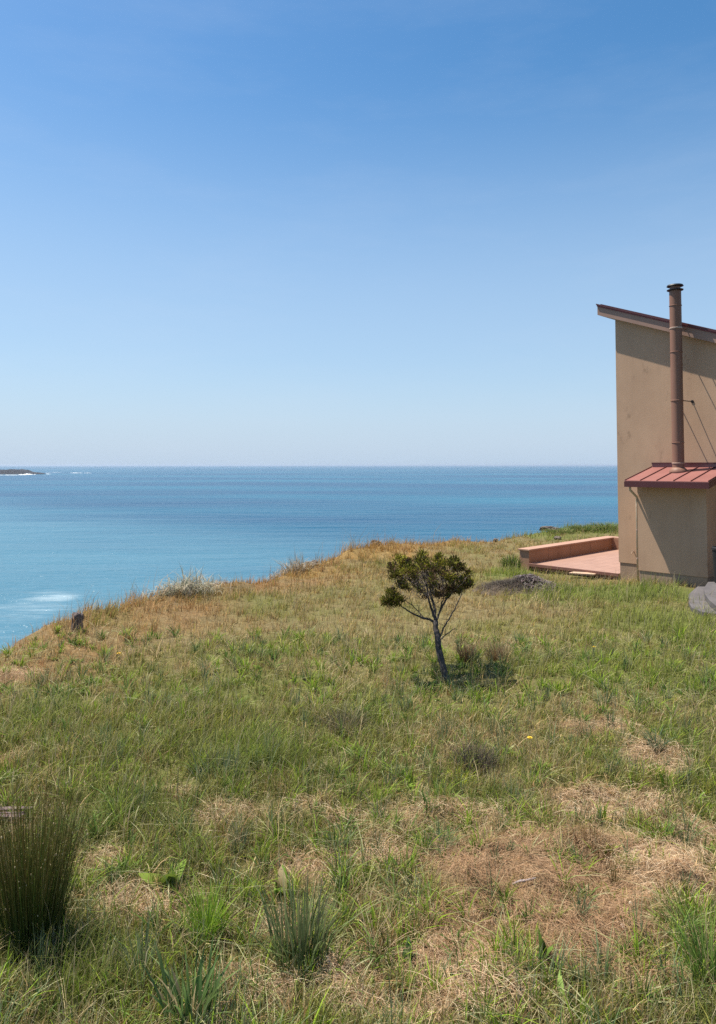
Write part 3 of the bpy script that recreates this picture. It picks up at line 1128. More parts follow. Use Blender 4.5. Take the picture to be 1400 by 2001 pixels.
# dry inner twigs that show under the crown
mb = MB()
for k in range(420):
    px, py = random.gauss(838, 26), random.gauss(1140, 15)
    if not (770 < px < 915 and 1100 < py < 1175): continue
    dd = random.uniform(-.4, .35)
    a0 = TP(px, py, dd)
    a1 = a0 + Vector((random.uniform(-.06, .06) + (px - 845) * .0007, random.uniform(-.06, .06), random.uniform(.02, .09)))
    a2 = a1 + Vector((random.uniform(-.05, .05), random.uniform(-.05, .05), random.uniform(-.01, .05)))
    mb.tube([a0, a1, a2], [.003, .0024, .0012], 3, cap=False)
M_twig = surface('dry_twig', (.11, .085, .078), (.21, .17, .155), .9, 20, 0)
tpart(mb.build('dry_twigs', M_twig, None))['kind'] = 'stuff'

# ================================================================== GRASS
SHED = np.array([TD])


def scatter(n, near, far, power, xm=.66):
    """points on the slope, thinning with distance"""
    u = rng.random(n)
    e = 2 - power
    d = (near ** e + u * (far ** e - near ** e)) ** (1 / e)
    x = (rng.random(n) * 2 - 1) * xm * d
    k = int(n * .55)                     # and on to either side
    d2 = (near ** e + rng.random(k) * (far ** e - near ** e)) ** (1 / e)
    x2 = np.where(rng.random(k) < .5, -1, 1) * (xm * d2 + rng.random(k) ** 1.2 * 5.0)
    return np.concatenate([x, x2]), np.concatenate([d, d2])


def keep(x, y, m=.02):
    return ~in_house(x, y, m) & (edge_dist(x, y) > -.55)


def step_clear(x, y):
    c = P(1392, 1170, 0)
    return np.hypot((x - c.x - .3) / .85, (y - c.y) / 1.15) > 1


def pick(tab, idx): return np.array(tab)[idx]


def meadow(name, nclump, per, near, far, power, S, hk=1.0, wk=1.0):
    B = Blades()
    x, y = scatter(nclump, near, far, power)
    ok = keep(x, y) & step_clear(x, y)
    x, y = x[ok], y[ok]
    z = zone(x, y)
    ok = rng.random(len(x)) < np.clip(1 - .80 * z['dry'] - .85 * z['soil'], .05, 1)
    x, y = x[ok], y[ok]
    z = {k: v[ok] for k, v in z.items()}
    k = rng.poisson(per, len(x)) + 2
    rep = np.repeat(np.arange(len(x)), k)
    n = len(rep)
    sp = np.repeat(rng.uniform(.015, .06, len(x)) * (1 + z['d'] * .05), k)
    bx, by = x[rep] + rng.normal(0, 1, n) * sp, y[rep] + rng.normal(0, 1, n) * sp
    ok = keep(bx, by, .01) & step_clear(bx, by)
    rep, bx, by = rep[ok], bx[ok], by[ok]
    n = len(rep)
    zz = {k_: v[rep] for k_, v in z.items()}
    bz = hz(bx, by) - .005
    chue = rng.random(len(x))
    hue = chue[rep] * .7 + rng.random(n) * .3
    cl_g = rng.random(len(x))                # whole tufts tend to be green or dry
    isg = (cl_g[rep] * .55 + rng.random(n) * .45) < np.clip(zz['g'] * 1.05 - .02, 0, 1)
    gi = A(.185, .20, .038)[None] * np.ones((n, 1))
    gi = mixc(gi, A(.26, .275, .03), sstep(.55, .95, hue))
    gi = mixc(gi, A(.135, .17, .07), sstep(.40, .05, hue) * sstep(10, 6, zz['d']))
    gi = mixc(gi, A(.29, .31, .025), np.clip(zz['yell'] * .9, 0, 1))
    gi = mixc(gi, A(.17, .25, .035), np.clip(zz['lush'] * .75, 0, 1))
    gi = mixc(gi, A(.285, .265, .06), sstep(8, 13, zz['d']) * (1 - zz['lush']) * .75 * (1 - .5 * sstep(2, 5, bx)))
    di = pick(STRAWS, rng.integers(0, 4, n))
    di = mixc(di, A(.35, .25, .095), sstep(9, 15, zz['d']) * .7 * (1 - zz['fluf']))
    di = mixc(di, A(.40, .205, .08), np.clip(zz['red'] * .8, 0, 1))
    di = mixc(di, A(.40, .24, .075), np.clip(zz['ochr'] * .8, 0, 1))
    di = mixc(di, A(.52, .43, .25), np.clip(zz['fluf'] * .7, 0, 1))
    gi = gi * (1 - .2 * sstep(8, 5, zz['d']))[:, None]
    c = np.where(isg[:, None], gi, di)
    c = c * (1 + (rng.random((n, 1)) - .5) * .9) * (1 + (rng.random((n, 3)) - .5) * .14) * (.78 + .44 * rng.random(len(x)))[rep][:, None]
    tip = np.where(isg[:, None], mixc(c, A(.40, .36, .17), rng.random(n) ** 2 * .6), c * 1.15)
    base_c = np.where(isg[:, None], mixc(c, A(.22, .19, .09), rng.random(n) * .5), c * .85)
    h = rng.gamma(6, 1 / 6., n) * (.065 + .095 * zz['n'] + .06 * zz['lush'] + .10 * zz['ochr'] + .09 * zz['fluf'] + .03 * zz['red']) * hk
    h *= np.repeat(rng.uniform(.6, 1.35, len(x)), np.bincount(rep, minlength=len(x)))
    h *= 1 - .55 * zz['dry']
    h *= 1 + sstep(1.8, .2, zz['ed']) * (np.clip(fbm(bx * 1.6, by * 1.6, 93) - .45, -.3, .5) * 3.2)
    w_ = rng.uniform(.0026, .0062, n) * np.maximum(1, zz['d'] / 5.0) ** .75 * wk
    wide = rng.random(n) < .10 * (zz['d'] < 9)
    w_ = np.where(wide, w_ * 2.0, w_)
    az = rng.random(n) * 2 * math.pi
    wind_az = -.5 + (zz['n'] - .5) * 2
    windy = rng.random(n) < .45
    az = np.where(windy, wind_az + rng.normal(0, .6, n), az)
    lean = np.abs(rng.normal(.35, .3, n)) + .1
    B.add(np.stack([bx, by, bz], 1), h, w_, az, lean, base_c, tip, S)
    # seed heads on thin stalks
    m = rng.random(n) < .07 + .05 * sstep(6, 9, zz['d']) + .06 * zz['fluf']
    m &= zz['dry'] < .5
    k = int(m.sum())
    cs = vary(A(.47, .39, .24), k, .25)
    cs = mixc(cs, A(.40, .22, .11), np.clip(zz['red'][m] * .7 + zz['ochr'][m] * .5, 0, 1))
    B.add(np.stack([bx, by, bz], 1)[m], h[m] * 1.25 + rng.uniform(.03, .12, k), w_[m] * .75, az[m], lean[m] * .5,
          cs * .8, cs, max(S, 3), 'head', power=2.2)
    return B


Bn = meadow('grass', 9500, 13, 3.0, 7.6, 1.35, 3)
tag(link('grass', Bn.mesh('grass'), M_blade), kind='stuff')
Bf = meadow('meadow_grass', 15000, 11, 7.4, 40, 1.75, 2, 1.05, 1.0)
tag(link('meadow_grass', Bf.mesh('meadow_grass'), M_blade), kind='stuff')

# coarser weeds of several kinds among the fine grass
def weeds(B, count, near, far):
    kinds = [(A(.14, .23, .022), A(.29, .40, .04), .0085, .17, .5, 'taper'), (A(.10, .15, .06), A(.21, .26, .14), .0065, .21, .3, 'taper'),
             (A(.15, .18, .045), A(.33, .33, .12), .0055, .16, .7, 'taper'), (A(.08, .14, .03), A(.16, .24, .06), .009, .15, .6, 'leaf'),
             (A(.36, .28, .15), A(.52, .43, .27), .0045, .20, .7, 'taper'), (A(.13, .21, .03), A(.22, .32, .06), .018, .06, .9, 'leaf'),
             (A(.20, .11, .05), A(.33, .19, .09), .004, .19, .4, 'taper')]
    x, y = scatter(count, near, far, 1.7, .62)
    ok = keep(x, y) & step_clear(x, y)
    x, y = x[ok], y[ok]
    z = zone(x, y)
    for i in range(len(x)):
        if z['dry'][i] > .5 and rng.random() > .55: continue
        kd = kinds[rng.choice(7, p=[.30, .14, .18, .15, .09, .10, .04])]
        k = int(rng.integers(6, 26))
        sc_ = rng.uniform(.6, 1.5) * (1 - .3 * z['dry'][i])
        th = rng.random(k) * 6.283
        rr = rng.random(k) ** .5 * rng.uniform(.02, .06)
        bx, by = x[i] + np.cos(th) * rr, y[i] + np.sin(th) * rr
        le = np.clip(np.abs(rng.normal(kd[4], .3, k)), .05, 1.5)
        ca, cb = vary(kd[0], k, .3), vary(kd[1], k, .3)
        bent = rng.random(k) < .12
        le[bent] = 1.4
        cb[bent] = A(.50, .46, .28)
        B.add(np.stack([bx, by, hz(bx, by) - .005], 1), kd[3] * sc_ * rng.uniform(.5, 1.15, k), np.full(k, kd[2]) * rng.uniform(.7, 1.3, k) * max(1, y[i] / 6), th + rng.normal(0, .6, k), le, ca, cb, 4, kd[5])


B = Blades()
weeds(B, 3300, 3.0, 11)
tag(link('weeds', B.mesh('weeds'), M_blade), kind='stuff')

# lying thatch
B = Blades()
x, y = scatter(420000, 3.0, 12, 1.2, .62)
n = len(x)
z_ = patches(x, y, DRY)
ok = (rng.random(n) < .04 + .96 * z_) & keep(x, y) & step_clear(x, y)
x, y, z_ = x[ok], y[ok], z_[ok]
n = len(x)
flow = fbm(x * 1.1, y * 1.1, 71) * 9 + (fbm(x * 4, y * 4, 75) - .5) * 3
az = flow + rng.normal(0, .55, n) + np.where(rng.random(n) < .2, rng.random(n) * 6.28, 0)
ln = rng.gamma(4, .25, n) * .095
lift = rng.random(n) ** 2 * .05
big = fbm(x * 1.3, y * 1.3, 77)
c = pick([A(.55, .385, .245), A(.63, .475, .32), A(.44, .29, .175), A(.28, .175, .095), A(.70, .58, .41)], rng.integers(0, 5, n))
c = mixc(c, A(.30, .175, .095), sstep(.45, .72, big) * .7)
c = c * (1 + (rng.random((n, 1)) - .5) * .8)
B.strands(np.stack([x, y, hz(x, y) + .004 + lift], 1), ln, rng.uniform(.0013, .0028, n), az, rng.normal(0, 1.5, n), rng.random(n) * .03, c, c * 1.05)
tag(link('dry_thatch', B.mesh('dry_thatch'), M_blade), kind='stuff')

# ================================================================== PLANTS ONE CAN POINT TO
def plant(name, label, cat, px, py, hpx, n, spread_px, w, c0, c1, lean=.45, prof='taper', S=5, group=None, rad=None, extra=None, power=1.8, droop=.4, mat=None, mulc=.25):
    """a clump of leaves rooted at one spot of the ground"""
    o_ = G(px, py)
    sc_m = o_.y / F
    H_, Sp = hpx * sc_m, spread_px * sc_m
    B = Blades()
    rad = Sp * .3 if rad is None else rad * sc_m
    th = rng.random(n) * 2 * math.pi
    rr_ = rng.random(n) ** .6 * rad
    bx, by = o_.x + np.cos(th) * rr_, o_.y + np.sin(th) * rr_
    az = th + rng.normal(0, .5, n)
    h = H_ * rng.uniform(.55, 1.05, n)
    le = np.clip(np.abs(rng.normal(lean, .25, n)), .03, 1.6) * (.4 + .6 * rr_ / max(rad, 1e-6))
    ca, cb = vary(c0, n, mulc), vary(c1, n, mulc)
    dead = rng.random(n) < .08
    ca[dead], cb[dead] = A(.34, .26, .14), A(.46, .36, .21)
    B.add(np.stack([bx, by, hz(bx, by) - .01], 1), h, np.full(n, w) * rng.uniform(.65, 1.2, n), az, le, ca, cb, S, prof, power=power, droop=droop)
    if extra: extra(B, o_, H_, rad)
    o = link(name, B.mesh(name, o_), mat or M_blade, loc=o_)
    return tag(o, label, cat, group)


GT = 'grass tufts standing out of the meadow'
LIME0, LIME1 = A(.10, .19, .02), A(.20, .33, .045)
BLUE0, BLUE1 = A(.075, .12, .055), A(.15, .20, .13)
DEEP0, DEEP1 = A(.07, .12, .03), A(.13, .20, .055)
OLIV0, OLIV1 = A(.12, .13, .035), A(.22, .22, .075)
plant('grass_tuft', 'bright lime green grass tuft beside the round pale thatch patch', 'grass tuft', 404, 1840, 125, 260, 90, .005, A(.12, .22, .018), A(.26, .40, .045), .5, group=GT)
plant('grass_tuft', 'bluish green dome shaped tuft at the upper edge of the brown thatch', 'grass tuft', 856, 1668, 62, 190, 70, .0035, A(.07, .13, .055), A(.12, .21, .10), .9, group=GT)
plant('grass_tuft', 'grey green tuft with a few broad blades left of the bluish dome tuft', 'grass tuft', 655, 1665, 62, 46, 60, .008, BLUE0, A(.24, .29, .15), .8, group=GT)
plant('grass_tuft', 'green tuft with pale bent blades just right of the rush clump', 'grass tuft', 225, 1615, 62, 90, 110, .006, DEEP0, A(.22, .30, .09), .8, group=GT)
plant('grass_tuft', 'large deep green tuft at the right edge of the frame', 'grass tuft', 1388, 1925, 165, 170, 120, .007, A(.09, .16, .03), A(.18, .28, .06), .55, group=GT)
plant('grass_tuft', 'small tuft of arching bright blades low on the right thatch', 'grass tuft', 1182, 1885, 52, 60, 50, .006, A(.08, .16, .035), A(.17, .29, .09), 1.0, group=GT)
plant('grass_tuft', 'flat bright green grass patch below the dark purple shrublet', 'grass tuft', 975, 1600, 34, 220, 120, .004, LIME0, A(.17, .29, .06), .6, group=GT, rad=55)
plant('grass_tuft', 'dark green upright tuft beside the dry patch at the left edge', 'grass tuft', 78, 1345, 30, 70, 26, .008, A(.05, .09, .025), A(.10, .15, .05), .35, group=GT)
plant('grass_tuft', 'blue grey tuft on the slope above the right straw mound', 'grass tuft', 1282, 1462, 48, 80, 46, .008, A(.075, .12, .06), A(.16, .21, .13), .7, group=GT)
plant('grass_tuft', 'tall silvery green tuft in the middle of the slope below the tree', 'grass tuft', 432, 1520, 70, 120, 110, .007, A(.09, .14, .065), A(.22, .26, .16), .45, group=GT, rad=50)
plant('grass_tuft', 'olive tuft with pale leaning blades above the broad dock leaf', 'grass tuft', 392, 1690, 75, 70, 70, .0065, OLIV0, A(.27, .30, .13), .7, group=GT)
plant('grass_tuft', 'silvery tuft of stiff blades near the top of the thatch', 'grass tuft', 470, 1650, 78, 60, 60, .006, A(.12, .15, .08), A(.29, .30, .19), .5, group=GT)
plant('grass_tuft', 'sparse tuft with long bent leaves on bare brown thatch', 'grass tuft', 790, 1792, 84, 34, 70, .008, A(.09, .14, .04), A(.23, .28, .11), .8, group=GT)
plant('grass_tuft', 'thin brownish upright tuft standing alone on the right thatch', 'grass tuft', 1200, 1738, 68, 40, 26, .006, A(.13, .08, .03), A(.19, .16, .05), .3, group=GT)
plant('grass_tuft', 'short fresh green tuft right of the thin brownish tuft', 'grass tuft', 1232, 1690, 28, 80, 60, .0045, LIME0, A(.18, .29, .06), .8, group=GT)
plant('grass_tuft', 'spreading pale tuft of flattened blades left of the straw mounds', 'grass tuft', 800, 1715, 36, 50, 80, .007, A(.15, .18, .07), A(.33, .34, .19), 1.3, group=GT)
plant('grass_tuft', 'yellow green low tuft in front of the grey green iris clump', 'grass tuft', 640, 1990, 70, 90, 70, .006, A(.13, .17, .03), A(.22, .27, .06), .6, group=GT)
plant('grass_tuft', 'pale green broad tuft near the lower left corner', 'grass tuft', 60, 1985, 80, 80, 80, .007, A(.13, .17, .06), A(.24, .29, .12), .5, group=GT)
plant('grass_tuft', 'wispy blue green tuft on the thatch at the lower right', 'grass tuft', 1040, 1960, 80, 110, 120, .0045, A(.09, .14, .05), A(.17, .22, .11), .6, group=GT, rad=60)

IG = 'iris clumps with broad sword shaped leaves'
plant('iris_clump', 'tall grey green iris clump in the centre foreground', 'iris', 585, 1900, 195, 210, 135, .0072, A(.09, .13, .042), A(.21, .24, .11), .30, 'leaf', 6, group=IG, rad=52)
plant('iris_clump', 'dark blue green iris leaves cut by the bottom edge, left of centre', 'iris', 372, 2015, 165, 80, 120, .015, A(.075, .14, .035), A(.17, .24, .085), .42, 'leaf', 6, group=IG, rad=45)
plant('iris_clump', 'few upright pale iris leaves at the foot of the rush clump', 'iris', 96, 1880, 70, 14, 24, .013, A(.09, .14, .075), A(.20, .26, .16), .25, 'leaf', 6, group=IG, rad=14)
plant('iris_clump', 'slim upright iris leaves between the lime tuft and the dark iris', 'iris', 280, 1925, 150, 26, 30, .008, A(.10, .15, .06), A(.20, .25, .13), .15, 'leaf', 6, group=IG, rad=18)

DG = 'broad leaved dock plants'
plant('dock_plant', 'dock plant with one wide yellow green leaf above the pale thatch', 'dock plant', 330, 1738, 60, 6, 60, .12, A(.13, .20, .03), A(.18, .26, .045), .8, 'leaf', 7, group=DG, rad=8)
plant('dock_plant', 'dock plant with a bright wide leaf behind the tall iris clump', 'dock plant', 552, 1752, 66, 6, 50, .09, A(.13, .22, .035), A(.19, .29, .05), .7, 'leaf', 7, group=DG, rad=8)
plant('dock_plant', 'dock plant with two stiff upright leaves on the right thatch', 'dock plant', 1062, 1880, 74, 5, 24, .06, A(.09, .16, .03), A(.15, .24, .05), .25, 'leaf', 7, group=DG, rad=6)
plant('dock_plant', 'dock plant with a pale pointed leaf near the bottom edge', 'dock plant', 1102, 1972, 70, 4, 24, .07, A(.15, .22, .07), A(.22, .31, .10), .3, 'leaf', 7, group=DG, rad=6)
plant('dock_plant', 'small rosette of rounded light green leaves on brown thatch', 'dock plant', 968, 1782, 24, 36, 60, .024, A(.12, .17, .05), A(.26, .33, .12), 1.1, 'leaf', 5, group=DG, rad=22)
plant('dock_plant', 'dock plant with a dark folded leaf beside the right bent blades', 'dock plant', 800, 1880, 46, 5, 30, .04, A(.08, .13, .05), A(.14, .22, .08), .6, 'leaf', 7, group=DG, rad=8)

SG = 'low dry shrublets'
plant('shrublet', 'dark purplish shrublet sitting in green grass', 'shrub', 928, 1500, 60, 520, 110, .005, A(.042, .034, .034), A(.105, .088, .082), .7, group=SG, rad=36, S=3)
plant('shrublet', 'small brown dead shrublet right of the tree trunk', 'shrub', 912, 1292, 52, 230, 36, .006, A(.12, .065, .035), A(.25, .16, .09), .55, group=SG, rad=12, S=3)
plant('shrublet', 'wider faded brown shrublet right of the small dead one', 'shrub', 975, 1288, 52, 240, 66, .006, A(.14, .10, .055), A(.29, .22, .13), .6, group=SG, rad=24, S=3)
plant('shrublet', 'dark grey twiggy shrublet left of the purplish one', 'shrub', 672, 1425, 56, 300, 84, .006, A(.10, .09, .055), A(.22, .20, .13), .7, group=SG, rad=34, S=3)
plant('shrublet', 'reddish brown sorrel patch at the upper right of the thatch', 'shrub', 1290, 1618, 46, 260, 130, .005, A(.13, .075, .04), A(.25, .15, .075), .5, group=SG, rad=60, S=3)
plant('shrublet', 'dark rusty sorrel patch left of the thin brownish tuft', 'shrub', 1150, 1668, 50, 260, 110, .005, A(.11, .07, .035), A(.21, .13, .06), .5, group=SG, rad=48, S=3)
plant('shrublet', 'dark green shrublet against the end of the bench wall', 'shrub', 1001, 1107, 32, 220, 34, .016, A(.035, .06, .015), A(.12, .18, .03), .6, group=SG, rad=16, S=3, prof='leaf')

for px, py, hh, ww, lab in [(1188, 1036, 22, 60, 'low green bush on the far crest next to the house corner'), (1140, 1038, 18, 50, 'low green bush on the far crest above the middle of the bench wall'),
                            (1096, 1041, 12, 50, 'flat olive bush on the far crest beside the long brown rock')]:
    plant('coastal_bush', lab, 'bush', px, py, hh, 420, ww, .022, A(.07, .10, .025), A(.17, .21, .06), .9, 'leaf', 3, 'low bushes on the far crest', rad=ww * .5)
plant('spurge', 'patch of yellow green spurge under the purplish shrublet', 'spurge', 898, 1530, 24, 150, 70, .012, A(.18, .24, .02), A(.36, .42, .03), .8, prof='leaf', S=3, rad=28)


# the tall rush clump on the left
ro = G(62, 1852)
rush = empty('rush_clump', ro, 'tall dense clump of brown tipped rushes on the left', 'rush clump')
sm_ = ro.y / F
n = 1500
B = Blades()
th = rng.random(n) * 2 * math.pi
rr_ = rng.random(n) ** .5
bx, by = ro.x + np.cos(th) * rr_ * .15, ro.y + np.sin(th) * rr_ * .14
h = (312 * sm_) * rng.beta(3.4, 1.6, n) * 1.2
az = th + rng.normal(0, .35, n)
le = np.abs(rng.normal(.0, .08, n)) + .11 * rr_ + (rng.random(n) < .1) * rng.uniform(0, .3, n)
cc = rng.random(n)
c0 = np.where((cc < .7)[:, None], A(.026, .06, .013), A(.05, .068, .016)) * rng.uniform(.7, 1.3, (n, 1))
c1 = np.where((cc < .55)[:, None], A(.19, .125, .042), np.where((cc < .9)[:, None], A(.11, .15, .03), A(.52, .40, .19))) * rng.uniform(.55, 1.4, (n, 1))
B.add(np.stack([bx, by, hz(bx, by) - .01], 1), h, rng.uniform(.0022, .0038, n), az, le, c0, c1, 5, 'taper', power=1.35, droop=.2)
o = link('stems', B.mesh('stems', ro), M_stem, rush)
mb = MB()
k_ = 0
for i in rng.permutation(n)[:130]:
    u = random.uniform(.45, .9)
    p = Vector((bx[i] + math.cos(az[i]) * h[i] * le[i] * u ** 1.35 - ro.x, by[i] + math.sin(az[i]) * h[i] * le[i] * u ** 1.35 - ro.y, h[i] * u * .97))
    r1 = random.uniform(.002, .0042)
    mb.tube([p - up * r1 * 1.5, p - up * r1 * .5, p + up * r1, p + up * r1 * 2], [r1 * .4, r1, r1 * .9, r1 * .2], 5)
M_seed = surface('seed_head', (.38, .28, .15), (.55, .45, .28), .8, 30, 0)
o = mb.build('seed_heads', M_seed, rush)
o['kind'] = 'stuff'

# pale shrubs along the cliff edge
def pale_shrub(label, px, py, wpx, hpx, n, ca, cb):
    c = inland(G(px, py), .35)
    m_ = c.y / F
    o_ = empty('coastal_shrub', c, label, 'shrub', 'pale shrubs along the cliff edge')
    B = Blades()
    u = rng.normal(0, .42, n)
    bx = c.x + u * wpx * m_ * .5
    by = c.y + rng.normal(0, .25, n) + u * .35
    hh = hpx * m_ * rng.uniform(.35, 1.0, n) * np.exp(-u * u * 1.3)
    B.add(np.stack([bx, by, hz(bx, by) - .02], 1), hh, rng.uniform(.010, .024, n), rng.random(n) * 6.28, np.abs(rng.normal(.8, .5, n)), vary(ca, n, .3), vary(cb, n, .3), 4, 'taper', droop=.5)
    link('stems', B.mesh('stems', c), M_blade, o_)['kind'] = 'stuff'
    B = Blades()
    k = n // 3
    u = rng.normal(0, .45, k)
    bx = c.x + u * wpx * m_ * .5
    by = c.y + rng.normal(0, .25, k) + u * .35
    B.strands(np.stack([bx, by, hz(bx, by) + rng.uniform(.02, .25, k) * hpx * m_ * np.exp(-u * u * 1.3)], 1), rng.uniform(.1, .4, k), rng.uniform(.008, .018, k),
              rng.random(k) * 6.28, rng.normal(0, 1, k), rng.uniform(.05, .18, k), vary(A(.42, .36, .27), k, .3), vary(A(.5, .44, .34), k, .3), 5)
    link('fallen_stems', B.mesh('fallen_stems', c), M_blade, o_)['kind'] = 'stuff'


pale_shrub('large pale grey tangled shrub on the cliff edge', 368, 1160, 120, 78, 460, A(.20, .19, .12), A(.46, .43, .33))
pale_shrub('smaller thin grey shrub on the cliff edge near dark rocks', 572, 1112, 84, 66, 260, A(.18, .14, .09), A(.38, .31, .22))


def rock(name, label, cat, px, py, wpx, hpx, mat, group=None, depth=1.0, sharp=.3, seed=0, sink=.15):
    c = inland(G(px, py), .45)
    m_ = c.y / F
    rnd = random.Random(seed)
    bm = bmesh.new()
    bmesh.ops.create_icosphere(bm, subdivisions=3, radius=1)
    for v in bm.verts:
        f_ = 1 + (float(vnoise(np.array(v.co.x * 1.6 + seed + 9), np.array(v.co.y * 1.6 + v.co.z * 1.3 + 9), seed)) - .5) * sharp * 2
        f_ += (float(vnoise(np.array(v.co.x * 4 + seed + 9), np.array(v.co.y * 4 + v.co.z * 3 + 9), seed + 2)) - .5) * sharp
        v.co *= f_
        v.co.x *= wpx * m_ / 2
        v.co.y *= wpx * m_ / 2 * depth
        v.co.z = (v.co.z * .5 + .5 - sink) * hpx * m_ / (1 - sink)
    me = bpy.data.meshes.new(name)
    bm.to_mesh(me)
    bm.free()
    o = link(name, me, mat, loc=c)
    return tag(o, label, cat, group)


RG = 'dark rocks along the cliff edge'
rock('rock', 'dark jagged rock beside the smaller grey cliff shrub', 'rock', 613, 1098, 26, 17, M_rock, RG, seed=1, sharp=.5)
rock('rock', 'small dark rock on the skyline above the left of the tree', 'rock', 734, 1063, 20, 13, M_rock, RG, seed=2)
rock('rock', 'tiny black rock on the cliff edge right of the tree', 'rock', 968, 1052, 10, 7, M_rock, RG, seed=3)
rock('rock', 'long low brown rock on the far cliff edge by the house', 'rock', 1078, 1038, 40, 8, M_rock, RG, seed=4, depth=.5, sharp=.45)
rock('rock', 'flat dark stone in the grass behind the bench wall', 'rock', 1090, 1054, 14, 6, M_rock, RG, seed=6)

# weathered stump at the edge
c = G(150, 1231)
m_ = c.y / F
mb = MB()
w_, h_ = 21 * m_, 30 * m_
prof_ = [(1.0, -.2), (1.02, .1), (.94, .45), (1.0, .8), (.93, 1.0), (.6, 1.06)]
vs, fs, kk = [], [], 14
for r0, z0 in prof_:
    for e in range(kk):
        an = 2 * math.pi * e / kk
        jr = 1 + random.uniform(-.09, .09)
        sq = 1 / max(abs(math.cos(an)), abs(math.sin(an))) ** .6
        vs.append((w_ / 2 * r0 * jr * sq * math.cos(an), w_ / 2 * r0 * jr * sq * math.sin(an), z0 * h_ + random.uniform(-.02, .02)))
for i in range(len(prof_) - 1):
    for e in range(kk):
        fs.append((i * kk + e, i * kk + (e + 1) % kk, (i + 1) * kk + (e + 1) % kk, (i + 1) * kk + e))
fs.append(tuple(range((len(prof_) - 1) * kk, len(prof_) * kk)))
mb.add(vs, fs)
o = mb.build('stump', M_stump)
o.location = c
o.rotation_euler = (0, R(3), R(25))
tag(o, 'dark square weathered stump on the cliff edge at the left', 'stump')

# heap of grey cuttings by the terrace
c = G(1012, 1152)
m_ = c.y / F
pile = empty('brush_pile', c, 'low heap of grey cut twigs in the grass before the terrace', 'brush pile')
X, Y = np.meshgrid(np.linspace(-1.35, 1.35, 90), np.linspace(-1, 1, 50), indexing='ij')


def heap(x, y):
    a_ = np.exp(-((x + .42) / .36) ** 2 - ((y + .2) / .4) ** 2) * .20 + np.exp(-((x - .3) / .42) ** 2 - ((y + .05) / .38) ** 2) * .23 + np.exp(-((x - .0) / .7) ** 2 - ((y - .3) / .35) ** 2) * .17
    return a_ * .82 * (.75 + .5 * fbm(x * 3 + 5, y * 3 + 5, 81)) - .03


Zp = heap(X, Y) + hz(X + c.x, Y + c.y) - c.z
Bh = Blades()
V = np.stack([X, Y, Zp], -1).reshape(-1, 3)
ii, jj = np.meshgrid(np.arange(89), np.arange(49), indexing='ij')
q0 = (ii * 50 + jj).ravel()
me = bpy.data.meshes.new('mound')
me.from_pydata(V.tolist(), [], np.stack([q0, q0 + 50, q0 + 51, q0 + 1], 1).tolist())
M_mound = surface('rotted_mound', (.05, .036, .026), (.10, .075, .056), .95, 7, .9, 30, bdist=.05)
link('mound', me, M_mound, pile)
B = Blades()
n = 2600
x, y = rng.normal(-.05, .5, n), rng.normal(0, .32, n)
ok = heap(x, y) > .02
x, y = x[ok], y[ok]
n = len(x)
right = x > .08
cc = np.where(right[:, None], vary(A(.12, .10, .10), n, .8), vary(A(.065, .054, .046), n, .5))
B.strands(np.stack([x, y, heap(x, y) + hz(x + c.x, y + c.y) - c.z + rng.random(n) * .04], 1), rng.uniform(.06, .2, n) * np.where(right, 1.2, .9), np.where(right, rng.uniform(.01, .028, n), rng.uniform(.006, .012, n)),
          rng.random(n) * 6.28, rng.normal(0, .5, n), rng.random(n) * .05, cc, cc * 1.1, 3)
o = link('twigs', B.mesh('twigs'), M_stem, pile)
o['kind'] = 'stuff'
for px, py, ang, ln in [(1066, 1139, 1.9, .16), (1022, 1143, .5, .3), (1036, 1137, .1, .34)]:
    p = P(px, py, c.z + .12) - c
    mb = MB()
    d_ = Vector((math.cos(ang), math.sin(ang), .15)) * ln / 2
    mb.tube([p - d_, p, p + d_], [.03, .034, .026], 7)
    tag(mb.build('branch', M_grey, pile, smooth=True))

# bits of grey wood
def log(label, px0, py0, px1, py1, r, lift=.02):
    a_, b_ = G(px0, py0), G(px1, py1)
    mb = MB()
    pts = [a_.lerp(b_, u) + Vector((0, 0, lift + random.uniform(-.006, .006))) for u in (0, .3, .6, 1)]
    mb.tube([p - a_ for p in pts], [r, r * 1.05, r * .9, r * .7], 8)
    o = mb.build('driftwood', M_grey, smooth=True)
    o.location = a_
    return tag(o, label, 'driftwood')


c = G(20, 1600)
m_ = c.y / F
mb = MB()
rows = 5
for k in range(rows):                    # split, curling layers of an old board
    y0 = -.10 + .03 * k
    mb.prism([(-48 * m_ - random.uniform(0, .04), y0, 0), (38 * m_ + random.uniform(-.03, .02), y0 + random.uniform(-.01, .01), random.uniform(-.01, .015)),
              (38 * m_ + random.uniform(-.03, .02), y0 + .027, random.uniform(-.01, .015)), (-48 * m_, y0 + .027, 0)], (0, 0, .03 + random.uniform(-.012, .012)))
o = mb.build('board', surface('purple_grey_wood', (.11, .07, .08), (.25, .185, .195), .9, 14, .7, 50, (1, 7, 2)))
o.location = c + up * .03
tag(o, 'weathered purplish grey board lying in the grass behind the rush clump', 'board')
log('thin grey stick lying on the brown thatch', 1003, 1736, 1048, 1724, .007, .03)

# pale pebbles and small flowers
PG = 'pale snail shells and pebbles on the thatch'
for px, py, lab in [(1217, 1814, 'round white pebble on thatch in the lower right'), (942, 1847, 'pale pebble at the left end of the straw mounds'),
                    (1234, 1770, 'cream pebble beside the thin brownish tuft'), (290, 1782, 'pale flat pebble on the round pale thatch patch'),
                    (673, 1980, 'cream pebble near the bottom edge')]:
    rock('pebble', lab, 'pebble', px, py, 9 if px != 290 else 20, 7, M_stone, PG, seed=px % 7, sharp=.15)

